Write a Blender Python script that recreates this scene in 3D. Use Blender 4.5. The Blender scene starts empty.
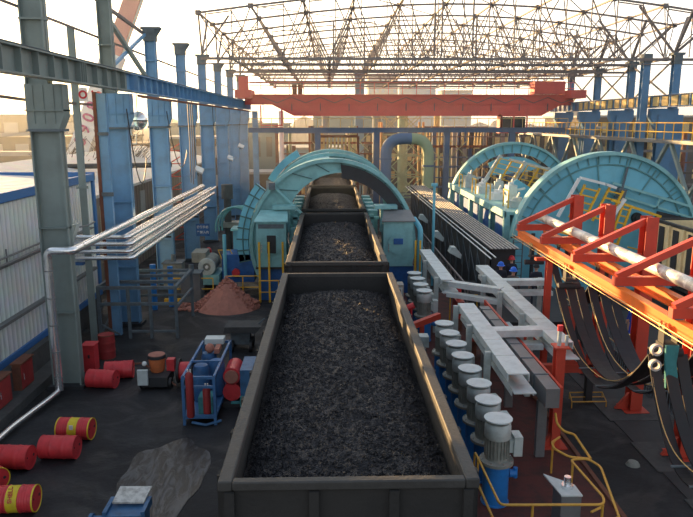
import bpy, bmesh, math, random
from mathutils import Vector, Matrix, Euler, noise
R = math.radians
random.seed(7)
scene = bpy.context.scene
COL = scene.collection

# ---------------------------------------------------------------- camera
CAM_H = 8.4
cd = bpy.data.cameras.new('camera')
cam = bpy.data.objects.new('camera', cd)
COL.objects.link(cam)
cam.location = (0, 0, CAM_H)
cam.rotation_euler = Euler((R(90 - 11.515), 0, R(-1.466)), 'XYZ')
cd.sensor_fit = 'HORIZONTAL'
cd.sensor_width = 36.0
cd.lens = 36.0 * 670.0 / 693.0
cd.clip_start = 0.1
cd.clip_end = 3000
scene.camera = cam

# ---------------------------------------------------------------- light
scene.view_settings.view_transform = 'Standard'
scene.view_settings.look = 'None'
scene.view_settings.gamma = 1.0
scene.view_settings.exposure = 0.0
scene.view_settings.use_curve_mapping = False

SUN_AZ = R(-38.5)      # from +Y towards -X
SUN_EL = R(7.4)
sun_dir = Vector((math.sin(SUN_AZ) * math.cos(SUN_EL), math.cos(SUN_AZ) * math.cos(SUN_EL), math.sin(SUN_EL)))
ld = bpy.data.lights.new('sun', 'SUN')
ld.energy = 22.0
ld.angle = R(0.6)
ld.color = (1.0, 0.62, 0.26)
sun = bpy.data.objects.new('sun', ld)
COL.objects.link(sun)
sun.rotation_euler = sun_dir.to_track_quat('Z', 'Y').to_euler()
sun.location = (-40, 50, 30)

world = bpy.data.worlds.new('sky')
scene.world = world
world.use_nodes = True
wn, wl = world.node_tree.nodes, world.node_tree.links
wn.clear()
w_out = wn.new('ShaderNodeOutputWorld')
w_bg = wn.new('ShaderNodeBackground')
w_tc = wn.new('ShaderNodeTexCoord')
w_sep = wn.new('ShaderNodeSeparateXYZ')
wl.new(w_tc.outputs['Generated'], w_sep.inputs[0])
w_el = wn.new('ShaderNodeValToRGB')          # elevation ramp, z -0.1..1
e = w_el.color_ramp.elements
e[0].position = 0.0; e[0].color = (0.8, 0.66, 0.45, 1)
e[1].position = 1.0; e[1].color = (0.42, 0.50, 0.62, 1)
for pos, c in ((0.05, (1.30, 1.12, 0.85, 1)), (0.12, (1.70, 1.62, 1.50, 1)), (0.30, (1.50, 1.49, 1.47, 1)), (0.50, (0.62, 0.68, 0.76, 1))):
    q = e.new(pos); q.color = c
w_map = wn.new('ShaderNodeMapRange')
w_map.inputs['From Min'].default_value = -0.04
w_map.inputs['From Max'].default_value = 1.0
wl.new(w_sep.outputs['Z'], w_map.inputs['Value'])
wl.new(w_map.outputs['Result'], w_el.inputs['Fac'])
w_dot = wn.new('ShaderNodeVectorMath'); w_dot.operation = 'DOT_PRODUCT'
w_dot.inputs[1].default_value = sun_dir
wl.new(w_tc.outputs['Generated'], w_dot.inputs[0])
w_f = wn.new('ShaderNodeValToRGB')           # brighter round the sun, dimmer behind the camera
f = w_f.color_ramp.elements
f[0].position = 0.0; f[0].color = (0.52, 0.58, 0.65, 1)
f[1].position = 1.0; f[1].color = (2.2, 2.0, 1.6, 1)
for pos, c in ((0.45, (0.70, 0.75, 0.80, 1)), (0.75, (0.95, 0.98, 1.0, 1)), (0.93, (1.5, 1.45, 1.35, 1))):
    q = f.new(pos); q.color = c
w_m2 = wn.new('ShaderNodeMapRange')
w_m2.inputs['From Min'].default_value = -1.0
w_m2.inputs['From Max'].default_value = 1.0
wl.new(w_dot.outputs['Value'], w_m2.inputs['Value'])
wl.new(w_m2.outputs['Result'], w_f.inputs['Fac'])
w_mul = wn.new('ShaderNodeMix'); w_mul.data_type = 'RGBA'; w_mul.blend_type = 'MULTIPLY'
w_mul.inputs['Factor'].default_value = 1.0
w_mul.clamp_result = False
wl.new(w_el.outputs['Color'], w_mul.inputs['A'])
wl.new(w_f.outputs['Color'], w_mul.inputs['B'])
wl.new(w_mul.outputs['Result'], w_bg.inputs['Color'])
w_bg.inputs['Strength'].default_value = 1.15
wl.new(w_bg.outputs[0], w_out.inputs[0])

# ---------------------------------------------------------------- materials
def mat(name, col, rough=0.6, metal=0.0, dirt=0.0, dcol=(0.03, 0.028, 0.025), scale=3.0, bump=0.0, bscale=20.0, spec=0.5, thr=(0.45, 0.7)):
    m = bpy.data.materials.new(name); m.use_nodes = True
    n, l = m.node_tree.nodes, m.node_tree.links
    b = n['Principled BSDF']
    b.inputs['Roughness'].default_value = rough
    b.inputs['Metallic'].default_value = metal
    b.inputs['Specular IOR Level'].default_value = spec
    tc = n.new('ShaderNodeTexCoord')
    if dirt > 0:
        nz = n.new('ShaderNodeTexNoise'); nz.inputs['Scale'].default_value = scale
        nz.inputs['Detail'].default_value = 6; nz.inputs['Roughness'].default_value = 0.65
        l.new(tc.outputs['Object'], nz.inputs['Vector'])
        rp = n.new('ShaderNodeValToRGB')
        rp.color_ramp.elements[0].position = thr[0]; rp.color_ramp.elements[0].color = (0, 0, 0, 1)
        rp.color_ramp.elements[1].position = thr[1]; rp.color_ramp.elements[1].color = (dirt, dirt, dirt, 1)
        l.new(nz.outputs['Fac'], rp.inputs['Fac'])
        mx = n.new('ShaderNodeMix'); mx.data_type = 'RGBA'
        mx.inputs['A'].default_value = (*col, 1); mx.inputs['B'].default_value = (*dcol, 1)
        l.new(rp.outputs['Color'], mx.inputs['Factor'])
        l.new(mx.outputs['Result'], b.inputs['Base Color'])
    else:
        b.inputs['Base Color'].default_value = (*col, 1)
    if bump > 0:
        nb = n.new('ShaderNodeTexNoise'); nb.inputs['Scale'].default_value = bscale; nb.inputs['Detail'].default_value = 5
        l.new(tc.outputs['Object'], nb.inputs['Vector'])
        bp = n.new('ShaderNodeBump'); bp.inputs['Strength'].default_value = bump
        bp.inputs['Distance'].default_value = 0.05
        l.new(nb.outputs['Fac'], bp.inputs['Height'])
        l.new(bp.outputs['Normal'], b.inputs['Normal'])
    return m

M = {}
M['blue'] = mat('blue_paint', (0.16, 0.34, 0.56), 0.5, 0, 0.5, (0.12, 0.20, 0.29), 1.3, 0.1)
M['cap'] = mat('dusty_steel', (0.13, 0.16, 0.18), 0.8, 0, 0.5, (0.05, 0.05, 0.05), 4)
M['grey'] = mat('grey_paint', (0.22, 0.27, 0.26), 0.6, 0, 0.4, (0.14, 0.15, 0.14), 1.2)
M['cyan'] = mat('cyan_paint', (0.24, 0.50, 0.52), 0.5, 0, 0.55, (0.11, 0.22, 0.23), 1.6)
M['cyan2'] = mat('bright_cyan_paint', (0.17, 0.50, 0.64), 0.45, 0, 0.4, (0.10, 0.28, 0.36), 1.2)
M['deepblue'] = mat('deep_blue_paint', (0.02, 0.12, 0.38), 0.5, 0, 0.5, (0.02, 0.04, 0.08), 3)
M['drumblue'] = mat('mid_blue_paint', (0.02, 0.20, 0.58), 0.42, 0, 0.4, (0.02, 0.05, 0.12), 2.5)
M['orange'] = mat('orange_red_paint', (0.56, 0.065, 0.035), 0.5, 0, 0.45, (0.34, 0.05, 0.03), 2.2)
M['crane'] = mat('faded_red_paint', (0.72, 0.13, 0.11), 0.6, 0, 0.5, (0.50, 0.11, 0.10), 1.0)
M['red'] = mat('red_paint', (0.68, 0.045, 0.055), 0.42, 0, 0.35, (0.25, 0.03, 0.03), 4)
M['dimblue'] = mat('dim_blue_paint', (0.10, 0.23, 0.40), 0.6, 0, 0.4, (0.07, 0.13, 0.2), 1.3)
M['dullred'] = mat('dull_red_paint', (0.36, 0.035, 0.035), 0.6, 0, 0.5, (0.14, 0.02, 0.02), 4)
M['cartblue'] = mat('cart_blue_paint', (0.05, 0.16, 0.36), 0.5, 0, 0.5, (0.03, 0.06, 0.11), 3)
M['tubeyellow'] = mat('tube_yellow_paint', (0.62, 0.34, 0.05), 0.5, 0, 0.4, (0.3, 0.15, 0.03), 6)
M['yellow'] = mat('yellow_paint', (0.85, 0.48, 0.03), 0.5, 0, 0.3, (0.3, 0.18, 0.03), 6)
M['drumyellow'] = mat('drum_yellow_paint', (0.80, 0.60, 0.03), 0.45, 0, 0.4, (0.35, 0.26, 0.04), 5)
M['chrome'] = mat('bright_cladding', (0.92, 0.93, 0.94), 0.25, 0.85, 0.2, (0.6, 0.59, 0.57), 5)
M['tray'] = mat('pale_grey_paint', (0.60, 0.66, 0.66), 0.55, 0, 0.45, (0.28, 0.29, 0.28), 2.2)
M['duct'] = mat('galvanised_duct', (0.19, 0.195, 0.20), 0.55, 0.2, 0.5, (0.12, 0.12, 0.12), 2)
M['wagon'] = mat('wagon_steel', (0.024, 0.023, 0.023), 0.8, 0, 0.75, (0.014, 0.014, 0.015), 1.6, 0.25, 14)
M['rim'] = mat('worn_rim_steel', (0.042, 0.041, 0.040), 0.65, 0.0, 0.7, (0.024, 0.023, 0.023), 3.0, 0.2, 18)
M['black'] = mat('black_rubber', (0.018, 0.018, 0.02), 0.5)
M['dark'] = mat('dark_steel', (0.035, 0.036, 0.04), 0.7, 0, 0.4, (0.015, 0.015, 0.015), 3)
M['motor'] = mat('motor_grey', (0.48, 0.54, 0.53), 0.5, 0, 0.5, (0.20, 0.20, 0.18), 3.5)
M['motorbody'] = mat('dusty_motor_body', (0.26, 0.27, 0.24), 0.6, 0, 0.6, (0.10, 0.10, 0.09), 4)
M['wallwhite'] = None
M['rust'] = mat('rust_brown', (0.20, 0.075, 0.045), 0.8, 0, 0.6, (0.06, 0.03, 0.025), 3)
M['rubble'] = mat('red_rubble', (0.46, 0.19, 0.14), 0.9, 0, 0.5, (0.26, 0.12, 0.09), 5)
M['truss'] = mat('truss_steel', (0.20, 0.17, 0.165), 0.7, 0, 0.4, (0.14, 0.11, 0.10), 2)
M['brass'] = mat('brass_fitting', (0.62, 0.46, 0.20), 0.35, 0.7)
M['white'] = mat('white_paint', (0.80, 0.80, 0.78), 0.5)
M['redtext'] = mat('red_lettering', (0.55, 0.03, 0.05), 0.6)
M['purple'] = mat('violet_red_lettering', (0.45, 0.07, 0.22), 0.6)
M['concrete'] = mat('dusty_concrete', (0.075, 0.075, 0.075), 0.85, 0, 0.6, (0.03, 0.03, 0.032), 2, 0.3, 12)
M['platform'] = mat('red_brown_deck', (0.10, 0.024, 0.02), 0.75, 0, 0.85, (0.022, 0.018, 0.018), 2.5, 0.2, 10)
M['teal'] = mat('teal_cloth', (0.05, 0.24, 0.26), 0.8, 0, 0.4, (0.02, 0.08, 0.09), 6)
M['orangeplastic'] = mat('orange_bucket', (0.70, 0.20, 0.07), 0.5, 0, 0.4, (0.3, 0.1, 0.05), 6)
M['winch'] = mat('winch_blue', (0.04, 0.14, 0.30), 0.5, 0, 0.5, (0.02, 0.04, 0.07), 4)
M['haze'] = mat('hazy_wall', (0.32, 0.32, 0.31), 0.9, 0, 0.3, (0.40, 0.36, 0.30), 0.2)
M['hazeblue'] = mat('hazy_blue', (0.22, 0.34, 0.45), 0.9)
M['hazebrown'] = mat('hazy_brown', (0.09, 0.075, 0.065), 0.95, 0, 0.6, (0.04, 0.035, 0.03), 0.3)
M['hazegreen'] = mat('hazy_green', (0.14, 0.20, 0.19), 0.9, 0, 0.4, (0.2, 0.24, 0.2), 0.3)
M['pipegreen'] = mat('sage_pipe_paint', (0.36, 0.44, 0.28), 0.7, 0, 0.3, (0.25, 0.24, 0.15), 1)
M['pipeblue'] = mat('slate_pipe_paint', (0.12, 0.19, 0.32), 0.7, 0, 0.3, (0.1, 0.14, 0.2), 1)
M['bridge'] = mat('dark_blue_bridge_paint', (0.10, 0.16, 0.28), 0.7, 0, 0.4, (0.07, 0.08, 0.1), 1)
M['straw'] = mat('straw_yellow', (0.62, 0.46, 0.20), 0.8, 0, 0.5, (0.3, 0.2, 0.1), 2)
M['roofsheet'] = mat('weathered_roof_sheet', (0.05, 0.05, 0.056), 0.65, 0, 0.5, (0.05, 0.05, 0.05), 1.2)
M['ridge'] = mat('pale_roof_ridge', (0.55, 0.53, 0.50), 0.6, 0, 0.4, (0.2, 0.2, 0.19), 3)  # ridges drawn paler than the roof sheet between them
M['cream'] = mat('cream_wagon_paint', (0.85, 0.68, 0.38), 0.6, 0, 0.4, (0.45, 0.35, 0.20), 2)
M['skin'] = mat('skin', (0.50, 0.30, 0.22), 0.6)
M['signblue'] = mat('sign_blue', (0.04, 0.15, 0.40), 0.6, 0, 0.3, (0.10, 0.16, 0.28), 2)
M['glass'] = mat('dark_glass', (0.02, 0.03, 0.04), 0.1)

def corrugated(name, col, col2, period, rough=0.6, axis='Y', brick=False):
    m = bpy.data.materials.new(name); m.use_nodes = True
    n, l = m.node_tree.nodes, m.node_tree.links
    b = n['Principled BSDF']; b.inputs['Roughness'].default_value = rough
    tc = n.new('ShaderNodeTexCoord')
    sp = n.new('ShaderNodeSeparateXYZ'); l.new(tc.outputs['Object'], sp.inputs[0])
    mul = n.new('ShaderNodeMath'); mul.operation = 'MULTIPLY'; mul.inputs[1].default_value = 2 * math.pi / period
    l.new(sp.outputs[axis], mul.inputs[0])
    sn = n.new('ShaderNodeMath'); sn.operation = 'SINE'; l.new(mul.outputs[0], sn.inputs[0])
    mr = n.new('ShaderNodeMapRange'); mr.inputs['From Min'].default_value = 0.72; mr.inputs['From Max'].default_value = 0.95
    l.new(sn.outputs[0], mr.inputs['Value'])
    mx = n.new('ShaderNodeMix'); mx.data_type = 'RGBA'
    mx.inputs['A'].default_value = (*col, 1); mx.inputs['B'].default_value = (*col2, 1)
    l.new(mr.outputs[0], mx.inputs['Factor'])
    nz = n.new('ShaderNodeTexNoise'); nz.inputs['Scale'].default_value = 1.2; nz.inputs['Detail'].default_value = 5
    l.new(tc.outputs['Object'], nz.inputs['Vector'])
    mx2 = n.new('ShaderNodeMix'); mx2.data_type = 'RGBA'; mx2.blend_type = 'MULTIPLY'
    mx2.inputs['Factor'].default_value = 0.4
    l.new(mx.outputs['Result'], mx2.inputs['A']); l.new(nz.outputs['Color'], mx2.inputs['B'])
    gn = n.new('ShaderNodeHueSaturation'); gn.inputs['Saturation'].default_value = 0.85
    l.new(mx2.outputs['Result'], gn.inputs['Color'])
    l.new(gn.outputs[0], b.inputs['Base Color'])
    bp = n.new('ShaderNodeBump'); bp.inputs['Strength'].default_value = 0.7; bp.inputs['Distance'].default_value = 0.03
    l.new(sn.outputs[0], bp.inputs['Height']); l.new(bp.outputs['Normal'], b.inputs['Normal'])
    return m
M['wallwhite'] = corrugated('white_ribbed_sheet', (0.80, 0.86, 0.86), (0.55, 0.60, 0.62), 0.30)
M['roofwhite'] = corrugated('pale_roof_sheet', (0.80, 0.80, 0.78), (0.60, 0.60, 0.60), 0.5)
M['lowroof'] = corrugated('pale_grey_sheet', (0.62, 0.62, 0.60), (0.40, 0.40, 0.40), 0.45)
M['brownwall'] = corrugated('brown_sheet', (0.26, 0.21, 0.17), (0.13, 0.10, 0.09), 0.6)

def ground_mat():
    m = bpy.data.materials.new('coal_dusted_ground'); m.use_nodes = True
    n, l = m.node_tree.nodes, m.node_tree.links
    b = n['Principled BSDF']
    tc = n.new('ShaderNodeTexCoord')
    n1 = n.new('ShaderNodeTexNoise'); n1.inputs['Scale'].default_value = 0.35; n1.inputs['Detail'].default_value = 8; n1.inputs['Roughness'].default_value = 0.7; n1.inputs['Distortion'].default_value = 0.6
    l.new(tc.outputs['Object'], n1.inputs['Vector'])
    cr = n.new('ShaderNodeValToRGB')
    cr.color_ramp.elements[0].position = 0.40; cr.color_ramp.elements[0].color = (0.008, 0.008, 0.010, 1)
    cr.color_ramp.elements[1].position = 0.68; cr.color_ramp.elements[1].color = (0.030, 0.031, 0.036, 1)
    l.new(n1.outputs['Fac'], cr.inputs['Fac'])
    n2 = n.new('ShaderNodeTexNoise'); n2.inputs['Scale'].default_value = 0.55; n2.inputs['Detail'].default_value = 4; n2.inputs['Distortion'].default_value = 1.5
    l.new(tc.outputs['Object'], n2.inputs['Vector'])
    r2 = n.new('ShaderNodeMapRange'); r2.inputs['From Min'].default_value = 0.45; r2.inputs['From Max'].default_value = 0.6
    r2.inputs['To Min'].default_value = 0.8; r2.inputs['To Max'].default_value = 0.55
    l.new(n2.outputs['Fac'], r2.inputs['Value'])
    l.new(r2.outputs[0], b.inputs['Roughness'])
    l.new(cr.outputs['Color'], b.inputs['Base Color'])
    n3 = n.new('ShaderNodeTexNoise'); n3.inputs['Scale'].default_value = 5; n3.inputs['Detail'].default_value = 7; n3.inputs['Roughness'].default_value = 0.7
    l.new(tc.outputs['Object'], n3.inputs['Vector'])
    bp = n.new('ShaderNodeBump'); bp.inputs['Strength'].default_value = 0.35; bp.inputs['Distance'].default_value = 0.08
    l.new(n3.outputs['Fac'], bp.inputs['Height']); l.new(bp.outputs['Normal'], b.inputs['Normal'])
    return m
M['ground'] = ground_mat()

def puddle_mat():
    m = bpy.data.materials.new('wet_streaked_sludge'); m.use_nodes = True
    n, l = m.node_tree.nodes, m.node_tree.links
    b = n['Principled BSDF']
    tc = n.new('ShaderNodeTexCoord')
    mp = n.new('ShaderNodeMapping'); mp.inputs['Rotation'].default_value = (0, 0, R(35)); mp.inputs['Scale'].default_value = (3.2, 0.9, 1)
    l.new(tc.outputs['Object'], mp.inputs['Vector'])
    n1 = n.new('ShaderNodeTexNoise'); n1.inputs['Scale'].default_value = 1.6; n1.inputs['Detail'].default_value = 7; n1.inputs['Distortion'].default_value = 1.2
    l.new(mp.outputs['Vector'], n1.inputs['Vector'])
    cr = n.new('ShaderNodeValToRGB')
    cr.color_ramp.elements[0].position = 0.44; cr.color_ramp.elements[0].color = (0.010, 0.010, 0.012, 1)
    cr.color_ramp.elements[1].position = 0.60; cr.color_ramp.elements[1].color = (0.062, 0.068, 0.080, 1)
    l.new(n1.outputs['Fac'], cr.inputs['Fac']); l.new(cr.outputs['Color'], b.inputs['Base Color'])
    b.inputs['Roughness'].default_value = 0.42
    bp = n.new('ShaderNodeBump'); bp.inputs['Strength'].default_value = 0.5; bp.inputs['Distance'].default_value = 0.06
    l.new(n1.outputs['Fac'], bp.inputs['Height']); l.new(bp.outputs['Normal'], b.inputs['Normal'])
    return m
M['sludge'] = puddle_mat()

def coal_mat():
    m = bpy.data.materials.new('coal'); m.use_nodes = True
    n, l = m.node_tree.nodes, m.node_tree.links
    b = n['Principled BSDF']
    tc = n.new('ShaderNodeTexCoord')
    v = n.new('ShaderNodeTexVoronoi'); v.inputs['Scale'].default_value = 26
    l.new(tc.outputs['Object'], v.inputs['Vector'])
    cr = n.new('ShaderNodeValToRGB')
    cr.color_ramp.elements[0].position = 0.0; cr.color_ramp.elements[0].color = (0.010, 0.010, 0.012, 1)
    cr.color_ramp.elements[1].position = 1.0; cr.color_ramp.elements[1].color = (0.042, 0.040, 0.046, 1)
    l.new(v.outputs['Color'], cr.inputs['Fac']); l.new(cr.outputs['Color'], b.inputs['Base Color'])
    b.inputs['Roughness'].default_value = 0.62; b.inputs['Specular IOR Level'].default_value = 0.35
    v2 = n.new('ShaderNodeTexVoronoi'); v2.inputs['Scale'].default_value = 38; v2.feature = 'F1'
    l.new(tc.outputs['Object'], v2.inputs['Vector'])
    bp = n.new('ShaderNodeBump'); bp.inputs['Strength'].default_value = 0.9; bp.inputs['Distance'].default_value = 0.03
    l.new(v2.outputs['Distance'], bp.inputs['Height']); l.new(bp.outputs['Normal'], b.inputs['Normal'])
    return m
M['coal'] = coal_mat()

# ---------------------------------------------------------------- mesh builder
def root_loc(o):
    v = Vector((0, 0, 0))
    while o is not None:
        v += Vector(o.location); o = o.parent
    return v

class MB:
    def __init__(s): s.v = []; s.f = []; s.m = []; s.p = []
    def add(s, vs, fs, m=0):
        k = len(s.v); s.p.append((k, len(s.f), m))
        s.v += [Vector(p) for p in vs]
        s.f += [tuple(i + k for i in f) for f in fs]
        s.m += [m] * len(fs)
        return s
    def box(s, x0, x1, y0, y1, z0, z1, m=0):
        x0, x1 = sorted((x0, x1)); y0, y1 = sorted((y0, y1)); z0, z1 = sorted((z0, z1))
        return s.add([(x0, y0, z0), (x1, y0, z0), (x1, y1, z0), (x0, y1, z0), (x0, y0, z1), (x1, y0, z1), (x1, y1, z1), (x0, y1, z1)],
                     [(0, 3, 2, 1), (4, 5, 6, 7), (0, 1, 5, 4), (1, 2, 6, 5), (2, 3, 7, 6), (3, 0, 4, 7)], m)
    def obox(s, c, size, rot, m=0):
        c = Vector(c); k = len(s.v)
        hx, hy, hz = [a / 2 for a in size]
        s.box(-hx, hx, -hy, hy, -hz, hz, m)
        for i in range(k, len(s.v)): s.v[i] = rot @ s.v[i] + c
        return s
    def frame(s, d, up=(0, 0, 1)):
        d = Vector(d).normalized(); up = Vector(up)
        if abs(d.dot(up)) > 0.98: up = Vector((0, 1, 0)) if abs(d.y) < 0.9 else Vector((1, 0, 0))
        a = d.cross(up).normalized(); b = a.cross(d).normalized()
        return a, b
    def bar(s, p, q, w, h=None, m=0, up=(0, 0, 1)):
        h = w if h is None else h
        p, q = Vector(p), Vector(q); a, b = s.frame(q - p, up)
        vs = []
        for c in (p, q):
            for sx, sy in ((-1, -1), (1, -1), (1, 1), (-1, 1)):
                vs.append(c + a * sx * w / 2 + b * sy * h / 2)
        return s.add(vs, [(0, 3, 2, 1), (4, 5, 6, 7), (0, 1, 5, 4), (1, 2, 6, 5), (2, 3, 7, 6), (3, 0, 4, 7)], m)
    def ibeam(s, p, q, w, h, t=0.03, m=0, up=(0, 0, 1)):
        p, q = Vector(p), Vector(q); a, b = s.frame(q - p, up)
        s.bar(p + b * (h - t) / 2, q + b * (h - t) / 2, w, t, m, up)
        s.bar(p - b * (h - t) / 2, q - b * (h - t) / 2, w, t, m, up)
        s.bar(p, q, t, h - 2 * t, m, up)
        return s
    def tube(s, pts, r, n=8, m=0, r2=None):
        pts = [Vector(p) for p in pts]
        rings = []; prev = None
        for i, p in enumerate(pts):
            if i == 0: d = pts[1] - p
            elif i == len(pts) - 1: d = p - pts[i - 1]
            else: d = (pts[i + 1] - p).normalized() + (p - pts[i - 1]).normalized()
            d.normalize()
            if prev is None: a, b = s.frame(d)
            else:
                a = prev - d * prev.dot(d)
                a = a.normalized() if a.length > 1e-6 else s.frame(d)[0]
                b = d.cross(a)
            prev = a
            if i == 0 or True: bb = d.cross(a)
            rr = r if r2 is None else r + (r2 - r) * i / (len(pts) - 1)
            rings.append([p + (a * math.cos(t) + bb * math.sin(t)) * rr for t in [2 * math.pi * j / n for j in range(n)]])
        vs = [v for rg in rings for v in rg]; fs = []
        for i in range(len(rings) - 1):
            for j in range(n):
                fs.append((i * n + j, i * n + (j + 1) % n, (i + 1) * n + (j + 1) % n, (i + 1) * n + j))
        fs.append(tuple(range(n))[::-1]); fs.append(tuple((len(rings) - 1) * n + j for j in range(n)))
        return s.add(vs, fs, m)
    def cyl(s, p, q, r, r2=None, n=20, m=0):
        return s.tube([p, q], r, n, m, r2)
    def lathe(s, prof, c=(0, 0, 0), n=24, m=0, axis='Z', a0=0, a1=2 * math.pi):
        c = Vector(c); full = abs(a1 - a0 - 2 * math.pi) < 1e-6
        k = n if full else n + 1
        vs = []
        for r, z in prof:
            for j in range(k):
                t = a0 + (a1 - a0) * j / n
                x, y = r * math.cos(t), r * math.sin(t)
                if axis == 'Z': p = (x, y, z)
                elif axis == 'Y': p = (x, z, y)
                else: p = (z, x, y)
                vs.append(c + Vector(p))
        fs = []
        for i in range(len(prof) - 1):
            for j in range(n):
                j2 = (j + 1) % k
                fs.append((i * k + j, i * k + j2, (i + 1) * k + j2, (i + 1) * k + j))
        if full:
            if prof[0] == prof[-1]: pass
            elif prof[0][0] > 1e-5: fs.append(tuple(range(k))[::-1])
            if prof[0] != prof[-1] and prof[-1][0] > 1e-5: fs.append(tuple((len(prof) - 1) * k + j for j in range(k)))
        return s.add(vs, fs, m)
    def ball(s, c, r, n=12, m=0, sz=1.0):
        return s.lathe([(max(r * math.sin(t), 0.0), -r * math.cos(t) * sz) for t in [math.pi * i / (n // 2) for i in range(n // 2 + 1)]], c, n, m)
    def prism(s, pts, d, m=0):
        pts = [Vector(p) for p in pts]; d = Vector(d); n = len(pts)
        fs = [tuple(range(n))[::-1], tuple(range(n, 2 * n))] + [(i, (i + 1) % n, n + (i + 1) % n, n + i) for i in range(n)]
        return s.add(pts + [p + d for p in pts], fs, m)
    def strip(s, a, b, d, m=0):
        """solid between two polylines a and b, thickened by vector d"""
        n = len(a); d = Vector(d)
        vs = [Vector(p) for p in a] + [Vector(p) for p in b]
        vs += [v + d for v in vs]
        fs = []
        for i in range(n - 1):
            fs += [(i, i + 1, n + i + 1, n + i), (2 * n + i, 3 * n + i, 3 * n + i + 1, 2 * n + i + 1),
                   (i, 2 * n + i, 2 * n + i + 1, i + 1), (n + i, n + i + 1, 3 * n + i + 1, 3 * n + i)]
        fs += [(0, n, 3 * n, 2 * n), (n - 1, 2 * n - 1 + 0, 4 * n - 1, 3 * n - 1)]
        return s.add(vs, fs, m)
    def build(s, name, mats, parent=None, world=True, smooth=True, bevel=0, each=False):
        if each:                                   # one object for every piece added
            out = []
            for i, (k, fi, mm) in enumerate(s.p):
                k2, f2 = (s.p[i + 1][0], s.p[i + 1][1]) if i + 1 < len(s.p) else (len(s.v), len(s.f))
                q = MB(); q.v = s.v[k:k2]; q.f = [tuple(j - k for j in fc) for fc in s.f[fi:f2]]; q.m = s.m[fi:f2]
                out.append(q.build(name, mats, parent, world, smooth, bevel))
            return out
        if not isinstance(mats, (list, tuple)): mats = [mats]
        off = root_loc(parent) if (parent is not None and world) else Vector((0, 0, 0))
        me = bpy.data.meshes.new(name)
        me.from_pydata([v - off for v in s.v], [], s.f)
        for mm in mats: me.materials.append(M[mm] if isinstance(mm, str) else mm)
        me.polygons.foreach_set('material_index', s.m)
        bm = bmesh.new(); bm.from_mesh(me)
        bmesh.ops.remove_doubles(bm, verts=bm.verts, dist=1e-6)
        bmesh.ops.recalc_face_normals(bm, faces=bm.faces)
        if smooth:
            for fc in bm.faces: fc.smooth = True
            for ed in bm.edges:
                if len(ed.link_faces) != 2 or ed.calc_face_angle(3) > R(38): ed.smooth = False
        bm.to_mesh(me); bm.free()
        o = bpy.data.objects.new(name, me); COL.objects.link(o)
        if parent is not None: o.parent = parent
        if bevel:
            b = o.modifiers.new('bevel', 'BEVEL'); b.width = bevel; b.segments = 2; b.limit_method = 'ANGLE'; b.angle_limit = R(50)
        return o

def tag(o, label=None, cat=None, group=None, kind=None):
    if label: o['label'] = label
    if cat: o['category'] = cat
    if group: o['group'] = group
    if kind: o['kind'] = kind
    return o
def thing(name, label, cat, loc=(0, 0, 0), rotz=0, group=None):
    o = bpy.data.objects.new(name, None); COL.objects.link(o)
    o.location = loc; o.rotation_euler = (0, 0, rotz); o.empty_display_size = 0.2
    return tag(o, label, cat, group)
def copy_tree(o, parent=None, loc=None, rotz=None, label=None):
    c = o.copy(); COL.objects.link(c); c.parent = parent
    for ch in list(o.children): copy_tree(ch, c)
    if loc is not None: c.location = loc
    if rotz is not None: c.rotation_euler = (0, 0, rotz)
    if label: c['label'] = label
    return c
def structure(o): o['kind'] = 'structure'; return o
def text(body, size, mname, loc, rot, name='lettering', parent=None, depth=0.004, align='CENTER'):
    cu = bpy.data.curves.new(name, 'FONT'); cu.body = body; cu.size = size; cu.extrude = depth; cu.offset = size * 0.02
    cu.align_x = align; cu.align_y = 'CENTER'
    cu.materials.append(M[mname])
    o = bpy.data.objects.new(name, cu); COL.objects.link(o)
    off = root_loc(parent) if parent is not None else Vector((0, 0, 0))
    me = bpy.data.meshes.new_from_object(o.evaluated_get(bpy.context.evaluated_depsgraph_get()))
    bpy.data.objects.remove(o)
    o = bpy.data.objects.new(name, me); COL.objects.link(o)
    if not me.materials: me.materials.append(M[mname])
    o.parent = parent; o.location = Vector(loc) - off; o.rotation_euler = rot
    return o
def arc(cx, cz, r, a0, a1, n, y):
    return [(cx + r * math.cos(R(a0 + (a1 - a0) * i / n)), y, cz + r * math.sin(R(a0 + (a1 - a0) * i / n))) for i in range(n + 1)]
# ================================================================ SETTING
g = MB()
g.box(-160, 160, -10, 420, -0.3, 0.0)
structure(g.build('ground', 'ground', smooth=False))

# wet sludge patch between the drums and the wagon
pts = []
for i in range(40):
    t = 2 * math.pi * i / 40
    r = 1 + 0.28 * noise.noise(Vector((math.cos(t) * 1.7, math.sin(t) * 1.7, 3.1)))
    pts.append((-4.05 + 1.05 * r * math.cos(t), 14.9 + 1.9 * r * math.sin(t), 0.002))
mb = MB(); mb.prism(pts, (0, 0, 0.012))
tag(mb.build('wet_sludge', 'sludge', smooth=False), 'pale wet streaky sludge spread on the dark ground left of the near wagon', 'sludge', kind='stuff')

# rails under the wagons (mostly hidden)
for x in (-0.49, 0.95):
    mb = MB(); mb.ibeam((x, 5, 0.12), (x, 62, 0.12), 0.09, 0.2, 0.03)
    structure(mb.build('trim_1' if x < 0 else 'trim_2', 'rust'))

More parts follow.
